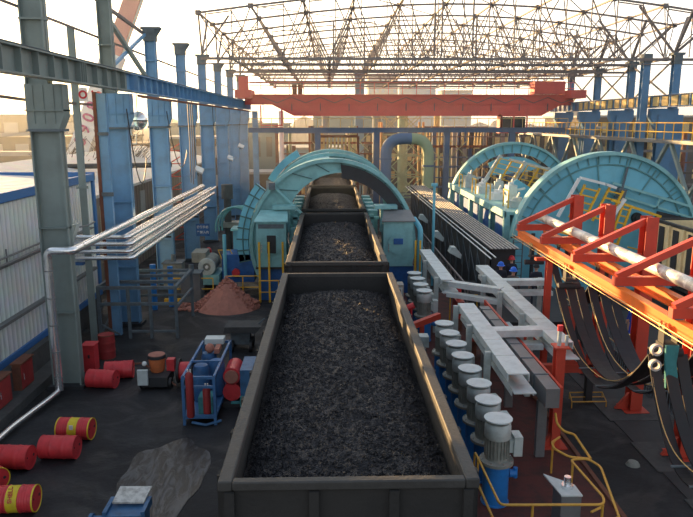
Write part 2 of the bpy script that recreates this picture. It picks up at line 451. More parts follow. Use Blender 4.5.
# ================================================================ LEFT BUILDING
b = thing('industrial_building', 'white ribbed metal building with blue edging at the left, nearest the grey column', 'building', (-14, 22, 0))
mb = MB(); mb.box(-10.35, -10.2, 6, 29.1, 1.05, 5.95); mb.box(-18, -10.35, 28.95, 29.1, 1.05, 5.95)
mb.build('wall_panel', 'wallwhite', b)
mb = MB(); mb.prism([(-10.2, 6, 6.05), (-18, 6, 6.35), (-18, 6, 6.2), (-10.2, 6, 5.9)], (0, 23.1, 0)); mb.build('roof', 'roofwhite', b)
mb = MB(); mb.box(-10.2, -10.08, 6, 29.2, 5.95, 6.25); mb.box(-18, -10.08, 29.1, 29.2, 5.95, 6.3); mb.box(-18.1, -17.98, 6, 29.2, 6.1, 7.0); mb.build('blue_trim', 'signblue', b)
mb = MB(); mb.box(-10.2, -10.12, 6, 29.1, 0.9, 1.12); mb.box(-10.2, -10.1, 29.0, 29.2, 0.9, 6.0); mb.build('base_trim', 'signblue', b)
mb = MB(); mb.box(-18, -10.15, 6, 29.1, 0, 0.95); mb.build('plinth', 'concrete', b)
mb = MB(); mb.box(-10.2, -10.0, 6, 28.5, 2.2, 2.3); mb.box(-10.2, -10.02, 6, 28.5, 3.98, 4.03); mb.build('cable_ledge', 'duct', b)
t = tag(MB().tube([(-10.0, 6, 4.3), (-10.0, 24, 4.3)], 0.035, 8).tube([(-9.94, 6, 4.12), (-9.94, 24, 4.12)], 0.045, 8).tube([(-10.0, 20.6, 4.0), (-10.0, 20.6, 4.55)], 0.03, 6).build('wall_conduit', 'duct'),
        'grey conduit pipes running along the white ribbed wall halfway up', 'pipe')

# trench wall with red hose cabinets
mb = MB(); mb.box(-10.0, -9.75, 12, 22.8, 0, 1.0); mb.box(-9.75, -9.15, 12, 22.5, 0, 0.28)
structure(mb.build('trim_3', 'concrete'))
def hose_cabinet(y, lab):
    r = thing('hose_cabinet', lab, 'cabinet', (-9.6, y, 0.28), 0, 'red cabinets on the kerb of the white building')
    MB().box(-9.75, -9.5, y - 0.42, y + 0.42, 0.28, 1.12).build('cabinet_body', 'rust', r)
    MB().box(-9.5, -9.47, y - 0.38, y + 0.38, 0.32, 1.08).build('door', 'dullred', r)
    MB().tube([(-9.45, y - 0.3, 0.6), (-9.45, y - 0.3, 0.8)], 0.015, 6).build('handle', 'chrome', r)
    MB().box(-9.78, -9.44, y - 0.46, y + 0.46, 1.12, 1.16).build('lid', 'rust', r)
hose_cabinet(18.6, 'low red wall cabinet below the white building, the nearer one at the photo edge')
hose_cabinet(20.1, 'low red wall cabinet below the white building, the farther one by the grey column')

# low building behind the blue columns, seen between them
b = thing('low_building', 'low shed with pale sheet roof and brown wall seen between blue columns', 'building', (-15, 40, 0))
MB().prism([(-11.0, 31.5, 5.0), (-18, 31.5, 6.2), (-18, 31.5, 6.05), (-11.0, 31.5, 4.85)], (0, 34, 0)).build('roof', 'lowroof', b)
MB().box(-11.6, -11.45, 31.8, 65, 0, 4.9).build('wall_panel', 'brownwall', b)
for i in range(9):
    y = 33.5 + i * 3.6
    MB().box(-11.46, -11.40, y, y + 1.0, 1.6, 4.3).build('window', 'haze', b)

# ================================================================ COLUMNS
CX0, CX1 = -8.9, -8.0
COLY = [20.5, 27.3, 34.0, 40.7, 47.4, 54.0, 60.6, 67.2]
def crane_column(x_out, x_in, z_top, m_up, m_lo, zsplit=9.55, sgn=1, zb=0):
    """local coords, y=0 at front face; x_out upper side, x_in toward the track"""
    lo = MB(); c = (x_out + x_in) / 2
    w = abs(x_in - x_out)
    xa, xb = min(x_out, x_in), max(x_out, x_in)
    lo.box(xa, xb, 0.16, 0.20, zb, 8.9)                       # web facing the camera
    lo.box(xa, xa + 0.05, 0.0, 0.34, zb, 8.9); lo.box(xb - 0.05, xb, 0.0, 0.34, zb, 8.9)
    lo.box(xa, xb, 0.0, 0.4, zb, zb + 0.05)
    for z in (2.5, 5.2):
        lo.box(xa, xb, -0.0, 0.4, z, z + 0.03)
    return lo, xa, xb
def column(y, i, grey_up=False, grey_lo=False, label='', ztop=12.78, upw=0.5):
    r = thing('crane_column', label, 'column', (-8.42, y, 0), 0, 'row of steel columns along the left side')
    lo, xa, xb = crane_column(CX0, CX1, ztop, None, None)
    for k in range(len(lo.v)): lo.v[k].y += y
    lo.build('lower_shaft', 'grey' if grey_lo else 'blue', r)
    # corbel head under the runway beam
    h = MB()
    h.prism([(xa - 0.02, y - 0.05, 8.2), (xb, y - 0.05, 8.2), (xb + 0.17, y - 0.05, 8.6), (xb + 0.17, y - 0.05, 9.5), (xa - 0.02, y - 0.05, 9.5)], (0, 0.5, 0))
    for x in (xa + 0.2, xa + 0.5, xb - 0.1, xb + 0.12):
        h.box(x, x + 0.02, y - 0.075, y - 0.05, 8.35 if x < xb else 8.7, 9.45)
    h.box(xa - 0.05, xb + 0.17, y - 0.13, y + 0.5, 8.72, 8.76)
    h.build('corbel_head', 'grey' if grey_lo else 'blue', r)
    MB().box(xa - 0.06, xb + 0.08, y - 0.1, y + 0.5, 8.12, 8.2).build('dark_band', 'cap', r)
    u = MB()
    w = upw
    u.box(xa, xa + w, y + 0.12, y + 0.16, 9.5, ztop); u.box(xa, xa + 0.04, y - 0.02, y + 0.36, 9.5, ztop); u.box(xa + w - 0.04, xa + w, y - 0.02, y + 0.36, 9.5, ztop)
    u.box(xa - 0.02, xa + w + 0.02, y - 0.04, y + 0.38, 11.3, 11.36)
    u.build('upper_shaft', 'grey' if grey_up else 'blue', r)
    if ztop < 14:
        MB().box(xa - 0.04, xa + w + 0.04, y - 0.05, y + 0.4, ztop - 0.55, ztop).prism([(xa - 0.14, y - 0.08, ztop), (xa + w + 0.28, y - 0.08, ztop), (xa + w + 0.28, y - 0.08, ztop + 0.1), (xa - 0.14, y - 0.08, ztop + 0.1)], (0, 0.5, 0)).prism([(xa + w, y, ztop), (xa + w + 0.28, y, ztop), (xa + w, y, ztop - 0.4)], (0, 0.3, 0)).build('column_cap', 'cap', r)
    MB().box(xa - 0.12, xb + 0.12, y - 0.15, y + 0.55, 0, 0.12).build('base_plate', 'dark', r)
    return r
labs = ['tall grey steel column, leftmost and nearest, with a silver pipe climbing it',
        'steel column grey above and blue below, beside the silver sphere lamp',
        'blue steel column with two-step cap, right behind the silver sphere lamp',
        'blue steel column just right of the looping cables, third blue one',
        'blue steel column standing under the left front corner of the roof frame',
        'blue steel column second under the left edge of the roof frame',
        'blue steel column third under the left edge of the roof frame',
        'blue steel column beside the end of the red crane girder, last of its row']
for i, y in enumerate(COLY):
    column(y, i, grey_up=(i < 2), grey_lo=(i == 0), label=labs[i], ztop=(16.5 if i < 2 else 12.78), upw=(0.66 if i == 0 else 0.5))
# light blue box post joined to the second column
r = thing('box_post', 'bright blue box post with a rust-brown edge standing just before the second column', 'post', (-9.0, 26.2, 0), 0)
MB().box(-8.72, -8.38, 26.0, 26.2, 0, 9.45).build('post_shaft', 'blue', r)
MB().box(-8.84, -8.72, 25.95, 26.2, 0, 9.5).build('rusty_edge', 'rust', r)
MB().box(-8.74, -8.34, 25.93, 26.0, 7.9, 8.02).box(-8.74, -8.3, 25.93, 26.0, 5.6, 5.75).build('clamp_band', 'cap', r, each=True)

def runway(y0, y1, x, name, label, mname, yb=()):
    r = thing(name, label, 'beam', (x, (y0 + y1) / 2, 9.5), 0, 'crane runway beams on the left column row' if x < 0 else None)
    m = MB(); m.ibeam((x, y0, 9.92), (x, y1, 9.92), 0.42, 0.70, 0.045); m.build('girder', mname, r)
    st = MB(); y = y0 + 0.4; k = 0
    while y < y1:
        st.box(x - 0.19, x + 0.19, y, y + 0.03, 9.6, 10.24)
        if k % 6 == 0:
            for d in (0.16, 0.32, 0.48): st.box(x - 0.2, x + 0.2, y + d, y + d + 0.03, 9.6, 10.24)
            y += 0.5
        y += 1.02; k += 1
    st.build('stiffener', mname, r, each=True)
    m = MB(); m.ibeam((x, y0, 10.31), (x, y1, 10.31), 0.08, 0.08, 0.02); m.build('crane_rail', 'cap', r)
    return r
runway(8, 27.0, -7.85, 'runway_beam', 'grey plate girder with stiffeners on the nearest left columns', 'grey')
runway(27.02, 68, -7.85, 'runway_beam', 'blue plate girder with stiffeners running along the left columns to the crane', 'blue')
# rods and bracing left of the columns
r = thing('side_bracing', 'thin grey purlins and blue diagonal bracing between the two nearest left columns and the next', 'bracing', (-9, 30, 10))
m = MB(); m.bar((-8.95, 6, 11.75), (-8.95, 66, 11.4), 0.07); m.bar((-8.95, 12, 14.1), (-8.95, 34, 12.6), 0.12); m.build('purlin', 'truss', r)
m = MB(); m.bar((-8.7, 27.5, 12.6), (-8.7, 33.8, 10.3), 0.16); m.build('brace', 'grey', r)
m = MB(); m.bar((-8.8, 27.6, 10.3), (-8.8, 33.8, 12.5), 0.12); m.build('brace', 'blue', r)
m = MB(); m.bar((-9.1, 21, 9.05), (-9.1, 27, 9.05), 0.08); m.bar((-9.3, 13, 9.3), (-9.1, 21, 9.05), 0.08); m.build('purlin', 'truss', r)
tag(MB().box(-9.2, -8.96, 24.9, 25.0, 0, 9.6).box(-9.3, -8.86, 24.86, 24.9, 6.0, 6.1).box(-9.2, -8.96, 24.9, 25.0, 9.6, 11.7).build('wind_post', 'grey'),
    'slim pale grey post standing between the grey column and the first blue one', 'post')
s = thing('warning_sign', 'small white plate with a red ring mark under the grey runway beam', 'sign', (-8.8, 25.0, 9.2))
MB().box(-8.93, -8.63, 24.85, 24.88, 9.12, 9.6).build('plate', 'white', s)
MB().lathe([(0.15, -0.01), (0.15, 0.01), (0.09, 0.01), (0.09, -0.01), (0.15, -0.01)], (-8.78, 24.83, 9.36), 20, 0, 'Y').build('red_ring', 'redtext', s)

# ---- sphere lamp
s = thing('sphere_lamp', 'polished silver sphere lamp hanging between the first two blue columns', 'lamp', (-8.1, 29, 7.6))
MB().ball((-8.05, 29, 8.45), 0.40, 24, 0, 1.0).build('reflector_sphere', 'chrome', s)
MB().lathe([(0.40, -0.03), (0.42, 0), (0.40, 0.03)], (-8.05, 29, 8.45), 28).build('seam_ring', 'dark', s)
MB().box(-8.55, -8.3, 28.7, 28.95, 7.85, 8.25).tube([(-8.45, 28.8, 7.85), (-8.4, 28.8, 7.5), (-8.1, 28.8, 7.5), (-8.1, 28.8, 7.9)], 0.025, 6).tube([(-8.45, 28.8, 8.1), (-8.05, 29.0, 8.4)], 0.03, 6).build('bracket', 'tray', s)
MB().tube([(-8.05, 29, 8.84), (-8.05, 29, 9.6)], 0.02, 6).build('hanger', 'dark', s)

# ---- hanging cables on the left row
def hang(p, q, sag, label, rad=0.022, n=14, mname='black', name='hanging_cable'):
    p, q = Vector(p), Vector(q)
    pts = [p.lerp(q, i / n) + Vector((0, 0, -sag * 4 * (i / n) * (1 - i / n))) for i in range(n + 1)]
    tag(MB().tube(pts, rad, 6).build(name, mname), label, 'cable')
hang((-7.9, 27.0, 8.9), (-7.9, 29.5, 6.9), 1.9, 'black cable looping below the silver sphere lamp')
hang((-7.85, 33.4, 8.9), (-7.8, 37.5, 6.9), 1.7, 'black cable looping across the blue column right of the sphere lamp')
hang((-7.85, 39.5, 9.55), (-7.93, 41.0, 5.2), 0.8, 'black cable drooping on the third blue column from the grey one')
hang((-7.85, 46.5, 9.55), (-7.95, 47.5, 7.8), 1.0, 'short black cable drooping on the blue column near the ladder')
r = thing('cable_ropes', 'bundle of thin black ropes hanging between two blue columns under the runway beam', 'rope', (-7.8, 38.8, 9))
for k, (x, z) in enumerate(((-7.9, 5.0), (-7.8, 4.9), (-7.72, 5.2), (-8.0, 5.6))):
    MB().tube([(x, 38.6 + k * 0.15, 9.5), (x + 0.04, 38.6 + k * 0.15, 7.2), (x, 38.6 + k * 0.15, z)], 0.022, 6).build('rope', 'black', r)
tag(MB().tube([(-7.55, 27.5, 9.42), (-7.55, 66, 9.42)], 0.05, 8).tube([(-7.42, 27.5, 9.36), (-7.42, 66, 9.36)], 0.03, 6).build('conductor_rail', 'rust'), 'thin rusty conductor rail under the blue runway beam', 'rail')

# ---- narrow secondary blue members and ladders behind the row
for k, (x, y, w, lab) in enumerate(((-6.95, 64.5, 0.5, 'blue end post right of the left column row'),)):
    tag(MB().ibeam((x, y, 0), (x, y, 9.4), w, w * 0.8, 0.04).build('side_post', 'blue'), lab, 'post')
def ladder(x, y, z0, z1, w, label, mname='blue', name='ladder'):
    r = thing(name, label, 'ladder', (x, y, z0))
    MB().bar((x - w / 2, y, z0), (x - w / 2, y, z1), 0.05).bar((x + w / 2, y, z0), (x + w / 2, y, z1), 0.05).build('side_rail', mname, r)
    m = MB(); z = z0 + 0.3
    while z < z1: m.bar((x - w / 2, y, z), (x + w / 2, y, z), 0.03); z += 0.32
    m.build('rung', mname, r, each=True)
ladder(-7.6, 52.2, 0.0, 9.0, 0.5, 'blue caged ladder on the far part of the left column row')
# red hoist tower piece behind
r = thing('hoist_tower', 'orange-red lattice hoist tower seen between blue columns', 'tower', (-9.8, 45, 0))
for x in (-10.6, -9.6): MB().bar((x, 45, 0), (x, 45, 7.2), 0.16).build('leg', 'orange', r)
m = MB()
for k in range(8): m.bar((-10.6, 45, 0.6 + k * 0.85), (-9.6, 45, 1.2 + k * 0.85), 0.07); m.bar((-10.6, 45, 0.6 + k * 0.85), (-9.6, 45, 0.6 + k * 0.85), 0.07)
m.build('lacing', 'orange', r, each=True)
for (x, y, z, lab) in ((-7.75, 40.6, 5.6, 'white floodlight on the third blue column'), (-7.8, 53.9, 5.6, 'small white floodlight on the farther blue columns'), (-7.8, 60.5, 6.3, 'small white floodlight highest on the far blue columns')):
    r = thing('floodlight', lab, 'lamp', (x, y, z))
    MB().obox((x, y - 0.15, z), (0.5, 0.28, 0.3), Euler((R(-25), R(25), 0)).to_matrix()).build('lamp_housing', 'white', r)
    MB().bar((x - 0.15, y, z - 0.3), (x - 0.05, y, z), 0.05).build('bracket', 'dark', r)

# ================================================================ SILVER PIPES
r = thing('silver_pipe', 'large silver clad pipe climbing the grey column and running back along the blue columns', 'pipe', (-8.3, 19.8, 0))
def bend(pts, rad=0.3, n=5):
    """round the corners of a polyline"""
    pts = [Vector(p) for p in pts]; out = [pts[0]]
    for i in range(1, len(pts) - 1):
        a, b_, c = pts[i - 1], pts[i], pts[i + 1]
        d1 = (a - b_).normalized(); d2 = (c - b_).normalized()
        k = min(rad, (a - b_).length / 2, (c - b_).length / 2)
        p, q = b_ + d1 * k, b_ + d2 * k
        for j in range(n + 1):
            t = j / n
            out.append(p * (1 - t) ** 2 + b_ * 2 * t * (1 - t) + q * t * t)
    out.append(pts[-1]); return out
MB().tube(bend([(-8.45, 19.9, 0.2), (-8.45, 19.9, 4.62), (-7.7, 19.9, 4.62), (-7.6, 40.5, 4.62)], 0.22), 0.125, 14).build('pipe_run', 'chrome', r)
m = MB()
for k in range(24):
    y = 20.6 + k * 0.85
    m.cyl((-7.7, y, 4.62), (-7.7, y + 0.03, 4.62), 0.132, n=14)
for k in range(5): m.cyl((-8.45, 19.9, 0.6 + k * 0.85), (-8.45, 19.9, 0.63 + k * 0.85), 0.132, n=14)
m.build('joint_band', 'duct', r)
MB().tube(bend([(-8.45, 19.9, 0.2), (-8.5, 19.2, 0.2), (-8.75, 17.3, 0.2), (-8.8, 15.0, 0.2)], 0.25), 0.08, 12).build('ground_run', 'chrome', r)
for k, (z, ye, dx) in enumerate(((4.22, 44.0, 0.0), (3.95, 43.0, 0.06), (3.66, 41.5, 0.0), (3.40, 40.0, 0.06))):
    lab = ['silver pipe bent at a corner, topmost of the stack between the left columns', 'silver pipe bent at a corner, second down in the stack between the left columns',
           'silver pipe bent at a corner, third down in the stack between the left columns', 'silver pipe bent at a corner, lowest of the stack between the left columns'][k]
    r = thing('silver_pipe', lab, 'pipe', (-7.4, 25, z), 0, 'stack of silver pipes on the left')
    yb = 24.7 + 0.05 * k
    MB().tube(bend([(-10.0, yb, z), (-7.45 + dx, yb, z), (-7.45 + dx, ye, z)], 0.18), 0.085, 12).build('pipe_run', 'chrome', r)
    MB().tube(bend([(-10.0, yb + 0.3, z - 0.02), (-7.75 + dx, yb + 0.3, z - 0.02), (-7.75 + dx, ye, z - 0.02)], 0.18), 0.06, 10).build('pipe_run', 'chrome', r)
r = thing('pipe_rack', 'blue brackets on the white building carrying the bent silver pipes', 'bracket', (-9.8, 25, 3.2))
MB().box(-10.1, -9.3, 24.95, 25.2, 3.1, 3.2).box(-10.1, -9.9, 24.55, 25.3, 3.0, 4.5).build('bracket_arm', 'signblue', r)
for y in (30.6, 37.2):
    MB().box(-8.2, -7.3, y, y + 0.08, 3.18, 3.26).box(-8.2, -8.1, y, y + 0.08, 3.2, 4.5).build('bracket_arm', 'dark', r)
hang((-9.2, 22.2, 5.3), (-8.4, 24.0, 4.9), 0.25, 'grey cable looped from the grey column to the slim post', 0.03, 10, 'duct')
tag(MB().prism([(-8.95, 21.5, 4.3), (-8.35, 21.5, 4.6), (-8.1, 21.5, 5.2), (-8.5, 21.5, 5.1)], (0, 0.35, 0)).build('lamp_hood', 'motor'), 'pale grey lamp hood fixed behind the grey column', 'lamp')
# ================================================================ WAGONS AND COAL
def wagon(xc, y0, y1, label, group, mside='wagon', ribs=True, mrib=None):
    r = thing('coal_wagon', label, 'wagon', (xc, (y0 + y1) / 2, 0), 0, group)
    x0, x1 = xc - 1.6, xc + 1.6
    zt, zb, t = 4.05, 1.5, 0.09
    for s, n in ((-1, x0), (1, x1)):
        m = MB(); m.box(n if s < 0 else n - t, n + t if s < 0 else n, y0 + 0.02, y1 - 0.02, zb, zt - 0.1)
        if ribs:
            k = 10
            for i in range(k):
                y = y0 + 0.4 + (y1 - y0 - 0.8) * i / (k - 1)
                xo = n - 0.1 if s < 0 else n
                m.box(xo, xo + 0.1, y - 0.07, y + 0.07, zb, zt - 0.12)
        m.build('side_wall', mside, r)
    for y in (y0, y1 - t):
        MB().box(x0 + 0.02, x1 - 0.02, y, y + t, zb, zt - 0.1).build('end_wall', mside, r)
        m = MB()
    m = MB()
    w = 0.15
    m.box(x0 - 0.03, x0 + w, y0 - 0.04, y1 + 0.04, zt - 0.14, zt); m.build('side_rim', 'rim', r, bevel=0.02)
    m = MB(); m.box(x1 - w, x1 + 0.03, y0 - 0.04, y1 + 0.04, zt - 0.14, zt); m.build('side_rim', 'rim', r, bevel=0.02)
    for y in (y0 - 0.05, y1 - 0.08):
        m = MB(); m.box(x0 + w, x1 - w, y, y + 0.13, zt - 0.13, zt - 0.005); m.build('end_rim', 'rim', r, bevel=0.02)
    m = MB()
    for y in (y0 - 0.07, y1):
        for x in (x0 + 0.05, xc - 0.5, xc + 0.5, x1 - 0.17): m.box(x, x + 0.12, y, y + 0.07, zb, zt - 0.14)
        m.box(x0, x1, y, y + 0.06, 2.7, 2.82)
    m.build('end_post', mside, r, each=True)
    MB().box(x0 + 0.1, x1 - 0.1, y0 + 0.05, y1 - 0.05, 1.25, 1.5).box(xc - 0.2, xc + 0.2, y0 - 0.45, y1 + 0.45, 0.95, 1.25).build('underframe', 'dark', r)
    for yb in (y0 + 1.9, y1 - 1.9):
        bg = MB().box(xc - 0.95, xc + 0.95, yb - 1.1, yb + 1.1, 0.62, 0.92).build('bogie', 'dark', r)
        for dy in (-0.85, 0.85):
            for sx in (-1, 1):
                MB().cyl((xc + sx * 0.66, yb + dy, 0.66), (xc + sx * 0.8, yb + dy, 0.66), 0.42, n=20).build('wheel', 'dark', bg)
    return r
def coal(xc, y0, y1, label, zedge=3.50, zmid=3.72, seed=1, n_y=120, n_x=44, rocks=2600, front_gap=0.55, back_gap=0.1):
    x0, x1 = xc - 1.50, xc + 1.50
    random.seed(seed); m = MB(); vs = []; fs = []
    def hz(x, y):
        u = (x - x0) / (x1 - x0); v = (y - y0) / (y1 - y0)
        prof = (1 - abs(2 * u - 1) ** 3.0)
        ends = min(1, (1 - v) / 0.07) * min(1, (v + 0.04) / 0.06)
        z = zedge - 0.15 + (zmid - zedge + 0.15) * prof * (0.45 + 0.55 * ends)
        z += 0.06 * noise.noise(Vector((x * 0.7 + seed, y * 0.55, 0))) + 0.05 * noise.noise(Vector((x * 3.1, y * 3.1, seed))) + 0.035 * noise.noise(Vector((x * 9, y * 9, seed)))
        return z
    for j in range(n_y + 1):
        for i in range(n_x + 1):
            x = x0 + (x1 - x0) * i / n_x; y = y0 + (y1 - y0) * j / n_y
            vs.append((x, y, hz(x, y)))
    for j in range(n_y):
        for i in range(n_x):
            a = j * (n_x + 1) + i; fs.append((a, a + 1, a + n_x + 2, a + n_x + 1))
    # sides down so the heap is solid
    k = len(vs)
    rim = [i for i in range(n_x + 1)] + [(j + 1) * (n_x + 1) - 1 for j in range(1, n_y + 1)] + [n_y * (n_x + 1) + i for i in range(n_x - 1, -1, -1)] + [j * (n_x + 1) for j in range(n_y - 1, 0, -1)]
    for i in rim: vs.append((vs[i][0], vs[i][1], 1.6))
    for i in range(len(rim)):
        a, b_ = rim[i], rim[(i + 1) % len(rim)]
        fs.append((a, k + i, k + (i + 1) % len(rim), b_))
    m.add(vs, fs)
    for _ in range(rocks):
        x = random.uniform(x0 + 0.08, x1 - 0.08); y = y0 + 0.05 + (y1 - y0 - 0.1) * random.random() ** 1.25
        s = 0.010 + 0.030 * random.random() ** 3 + (0.05 if random.random() < 0.004 else 0)
        z = hz(x, y) + s * 0.25
        pts = []
        for d in ((1, 0, 0), (-1, 0, 0), (0, 1, 0), (0, -1, 0), (0, 0, 1), (0, 0, -1)):
            q = Vector(d) * s * random.uniform(0.7, 1.35); q += Vector((random.uniform(-.3, .3), random.uniform(-.3, .3), random.uniform(-.3, .3))) * s
            pts.append(Vector((x, y, z)) + q)
        m.add(pts, [(0, 2, 4), (2, 1, 4), (1, 3, 4), (3, 0, 4), (2, 0, 5), (1, 2, 5), (3, 1, 5), (0, 3, 5)])
    o = m.build('coal_load', 'coal', smooth=False)
    tag(o, label, 'coal', kind='stuff'); o['group'] = 'coal filling the wagons'
    return o
TX = 0.23
wg = 'string of coal wagons on the centre track'
wagon(TX, 7.62, 19.25, 'large dark open wagon full of coal, nearest on the centre track', wg)
wagon(TX, 20.85, 32.6, 'second dark open coal wagon from the camera, just before the blue-green tippler', wg)
wagon(TX, 34.1, 45.8, 'third open coal wagon from the camera, inside the tippler arch', wg)
wagon(TX, 47.2, 58.6, 'fourth and farthest open coal wagon, under the rear of the tippler', wg)
coal(TX, 7.72, 19.13, 'black lump coal filling the nearest open wagon', seed=3, rocks=15000, n_y=220, n_x=60)
coal(TX, 20.97, 32.48, 'black coal filling the second wagon, partly sunlit', seed=5, rocks=6000, n_y=140)
coal(TX, 34.2, 45.7, 'black coal filling the third wagon, inside the tippler arch', seed=8, rocks=500, n_y=60, n_x=30)
coal(TX, 47.3, 58.5, 'black coal filling the farthest wagon, beyond the tippler arch', seed=9, rocks=200, n_y=40, n_x=20)
w2 = wagon(16.6, 18.6, 30.4, 'cream ribbed open wagon with dark top standing right of the red gantry posts', 'wagons of the right track', mside='cream')
m = MB()
for i in range(9):
    y = 19.0 + i * 1.25
    m.box(14.96, 14.985, y + 0.25, y + 0.72, 1.7, 3.8)
m.build('dark_panel', 'dark', w2)
coal(16.6, 18.75, 30.25, 'dark coal in the cream ribbed wagon at the right edge', seed=11, rocks=300, n_y=40, n_x=20)

# ================================================================ TIPPLER (centre)
def annulus(mb, C, ro, I, ri, y0, y1, a0, a1, n=64, m=0):
    a = [(C[0] + ro * math.cos(R(a0 + (a1 - a0) * i / n)), y0, C[1] + ro * math.sin(R(a0 + (a1 - a0) * i / n))) for i in range(n + 1)]
    b_ = [(I[0] + ri * math.cos(R(a0 + (a1 - a0) * i / n)), y0, I[1] + ri * math.sin(R(a0 + (a1 - a0) * i / n))) for i in range(n + 1)]
    mb.strip(a, b_, (0, y1 - y0, 0), m)
    return mb
M['cyanrib'] = mat('dark_cyan_seam', (0.07, 0.16, 0.17), 0.6)  # darker cyan for the ribs and seams on the ring plates
tp = thing('wagon_tippler', 'large blue-green ring tippler arching over the centre wagons', 'machine', (0.2, 38, 0))
C = (0.15, 2.5); I = (0.62, 3.12)
m = MB(); annulus(m, C, 4.1, I, 2.85, 33.2, 33.36, -38, 225); m.build('ring_plate', 'cyan', tp)
m = MB(); annulus(m, C, 4.16, C, 3.98, 32.95, 33.7, -30, 215); m.build('ring_flange', 'cyan', tp)
m = MB(); annulus(m, I, 2.92, I, 2.84, 33.05, 33.7, 10, 205); m.build('inner_flange', 'cyan', tp)
m = MB()
for a in (28, 48, 66, 84, 102, 120, 138):
    d = Vector((math.cos(R(a)), 0, math.sin(R(a))))
    p = Vector((C[0], 33.16, C[1])) + d * 3.95; q = Vector((I[0], 33.16, I[1])) + d * 2.92
    m.bar(p, q, 0.03, 0.05)
m.build('ring_rib', 'cyanrib', tp, each=True)
# dark curved liner inside the right of the arch
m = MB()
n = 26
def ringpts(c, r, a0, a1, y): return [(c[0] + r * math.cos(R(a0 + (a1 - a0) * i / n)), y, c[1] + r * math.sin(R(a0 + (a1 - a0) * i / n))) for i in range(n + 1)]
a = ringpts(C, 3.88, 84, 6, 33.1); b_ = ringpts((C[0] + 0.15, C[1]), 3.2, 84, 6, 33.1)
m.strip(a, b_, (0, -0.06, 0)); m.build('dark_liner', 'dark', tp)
for yy, w in ((38.2, 0.5), (43.6, 0.8)):
    m = MB(); annulus(m, C, 4.15, C, 3.45, yy, yy + 0.12, -20, 200); annulus(m, C, 4.2, C, 4.02, yy - w / 2, yy + w / 2, -20, 200); m.build('rear_ring', 'cyan', tp)
m = MB()
for a in range(20, 180, 12):
    d = Vector((math.cos(R(a)), 0, math.sin(R(a))))
    p = Vector((C[0], 38.1, C[1]))
    m.bar(p + d * 3.45, p + d * 4.1, 0.05, 0.1); m.bar(p + d * 3.45 + Vector((0, 5.3, 0)), p + d * 4.1 + Vector((0, 5.3, 0)), 0.05, 0.1)
m.build('ring_rib', 'cyanrib', tp, each=True)
# shell girders between rings
for a0, a1 in ((92, 128), (150, 185), (2, 26)):
    m = MB(); pa = ringpts(C, 4.02, a0, a1, 33.4); pb = ringpts(C, 3.86, a0, a1, 33.4); m.strip(pa, pb, (0, 10.2, 0)); m.build('shell_girder', 'cyan', tp)
# toothed rack guard, left outside of the front ring
m = MB(); pa = ringpts(C, 4.75, 142, 192, 33.0); pb = ringpts(C, 4.2, 142, 192, 33.0); m.strip(pa, pb, (0, 0.5, 0)); m.build('rack_guard', 'cyan2', tp)
m = MB()
for k in range(8):
    a = R(142 + k * 50 / 7); d = Vector((math.cos(a), 0, math.sin(a))); p = Vector((C[0], 32.97, C[1]))
    m.bar(p + d * 4.18, p + d * 4.78, 0.06, 0.06)
m.tube(ringpts(C, 4.47, 142, 192, 32.97), 0.03, 6)
m.build('guard_rib', 'cyanrib', tp)
m = MB(); pa = ringpts(C, 4.7, 118, 150, 43.0); pb = ringpts(C, 4.25, 118, 150, 43.0); m.strip(pa, pb, (0, 0.5, 0)); m.build('rack_guard', 'cyan2', tp)
M['cyanpipe'] = mat('dull_cyan_pipe', (0.12, 0.30, 0.32), 0.5, 0, 0.5, (0.06, 0.12, 0.13), 3)
for k in range(3):
    m = MB(); m.tube([(-4.9 + 1.0 * math.cos(R(190 - i * 15)) + 0.12 * k, 34.5 + 0.25 * k, 3.0 + 1.1 * math.sin(R(190 - i * 15))) for i in range(13)], 0.055, 8); m.build('curved_pipe', 'cyanpipe', tp)
# diagonal tie across the left face
MB().bar((-2.7, 33.0, 5.3), (-1.0, 32.95, 3.6), 0.16, 0.1).build('diagonal_tie', 'cyan', tp)
MB().box(-2.95, -2.65, 32.8, 33.2, 5.15, 5.5).build('clamp_block', 'cap', tp)
# hold-down boxes left and right of the wagon top
for s, x in ((-1, -2.2), (1, 2.75)):
    MB().box(x - 0.55, x + 0.55, 32.3, 33.1, 4.25, 4.42).box(x - 0.25, x + 0.25, 32.5, 33.0, 3.1, 4.25).build('clamp_arm', 'cyan', tp)
    MB().box(x - 0.12, x + 0.12, 32.44, 32.5, 3.4, 3.9).build('clamp_window', 'dark', tp)
for (x, z, w, h) in ((-1.75, 3.0, 0.22, 1.7), (-2.0, 4.0, 0.5, 0.14), (2.15, 3.0, 0.22, 1.6), (-1.7, 3.6, 0.4, 0.12), (2.3, 3.6, 0.45, 0.12)):
    MB().box(x - w / 2, x + w / 2, 33.8, 34.0, z - h / 2, z + h / 2).build('inner_strut', 'cyan', tp)
for k in range(5):
    MB().box(-2.1, -1.55, 34.5 + k * 1.7, 35.2 + k * 1.7, 2.2, 3.9).build('clamp_column', 'cyan', tp); MB().box(2.0, 2.5, 34.5 + k * 1.7, 35.2 + k * 1.7, 2.2, 3.9).build('clamp_column', 'cyan', tp)
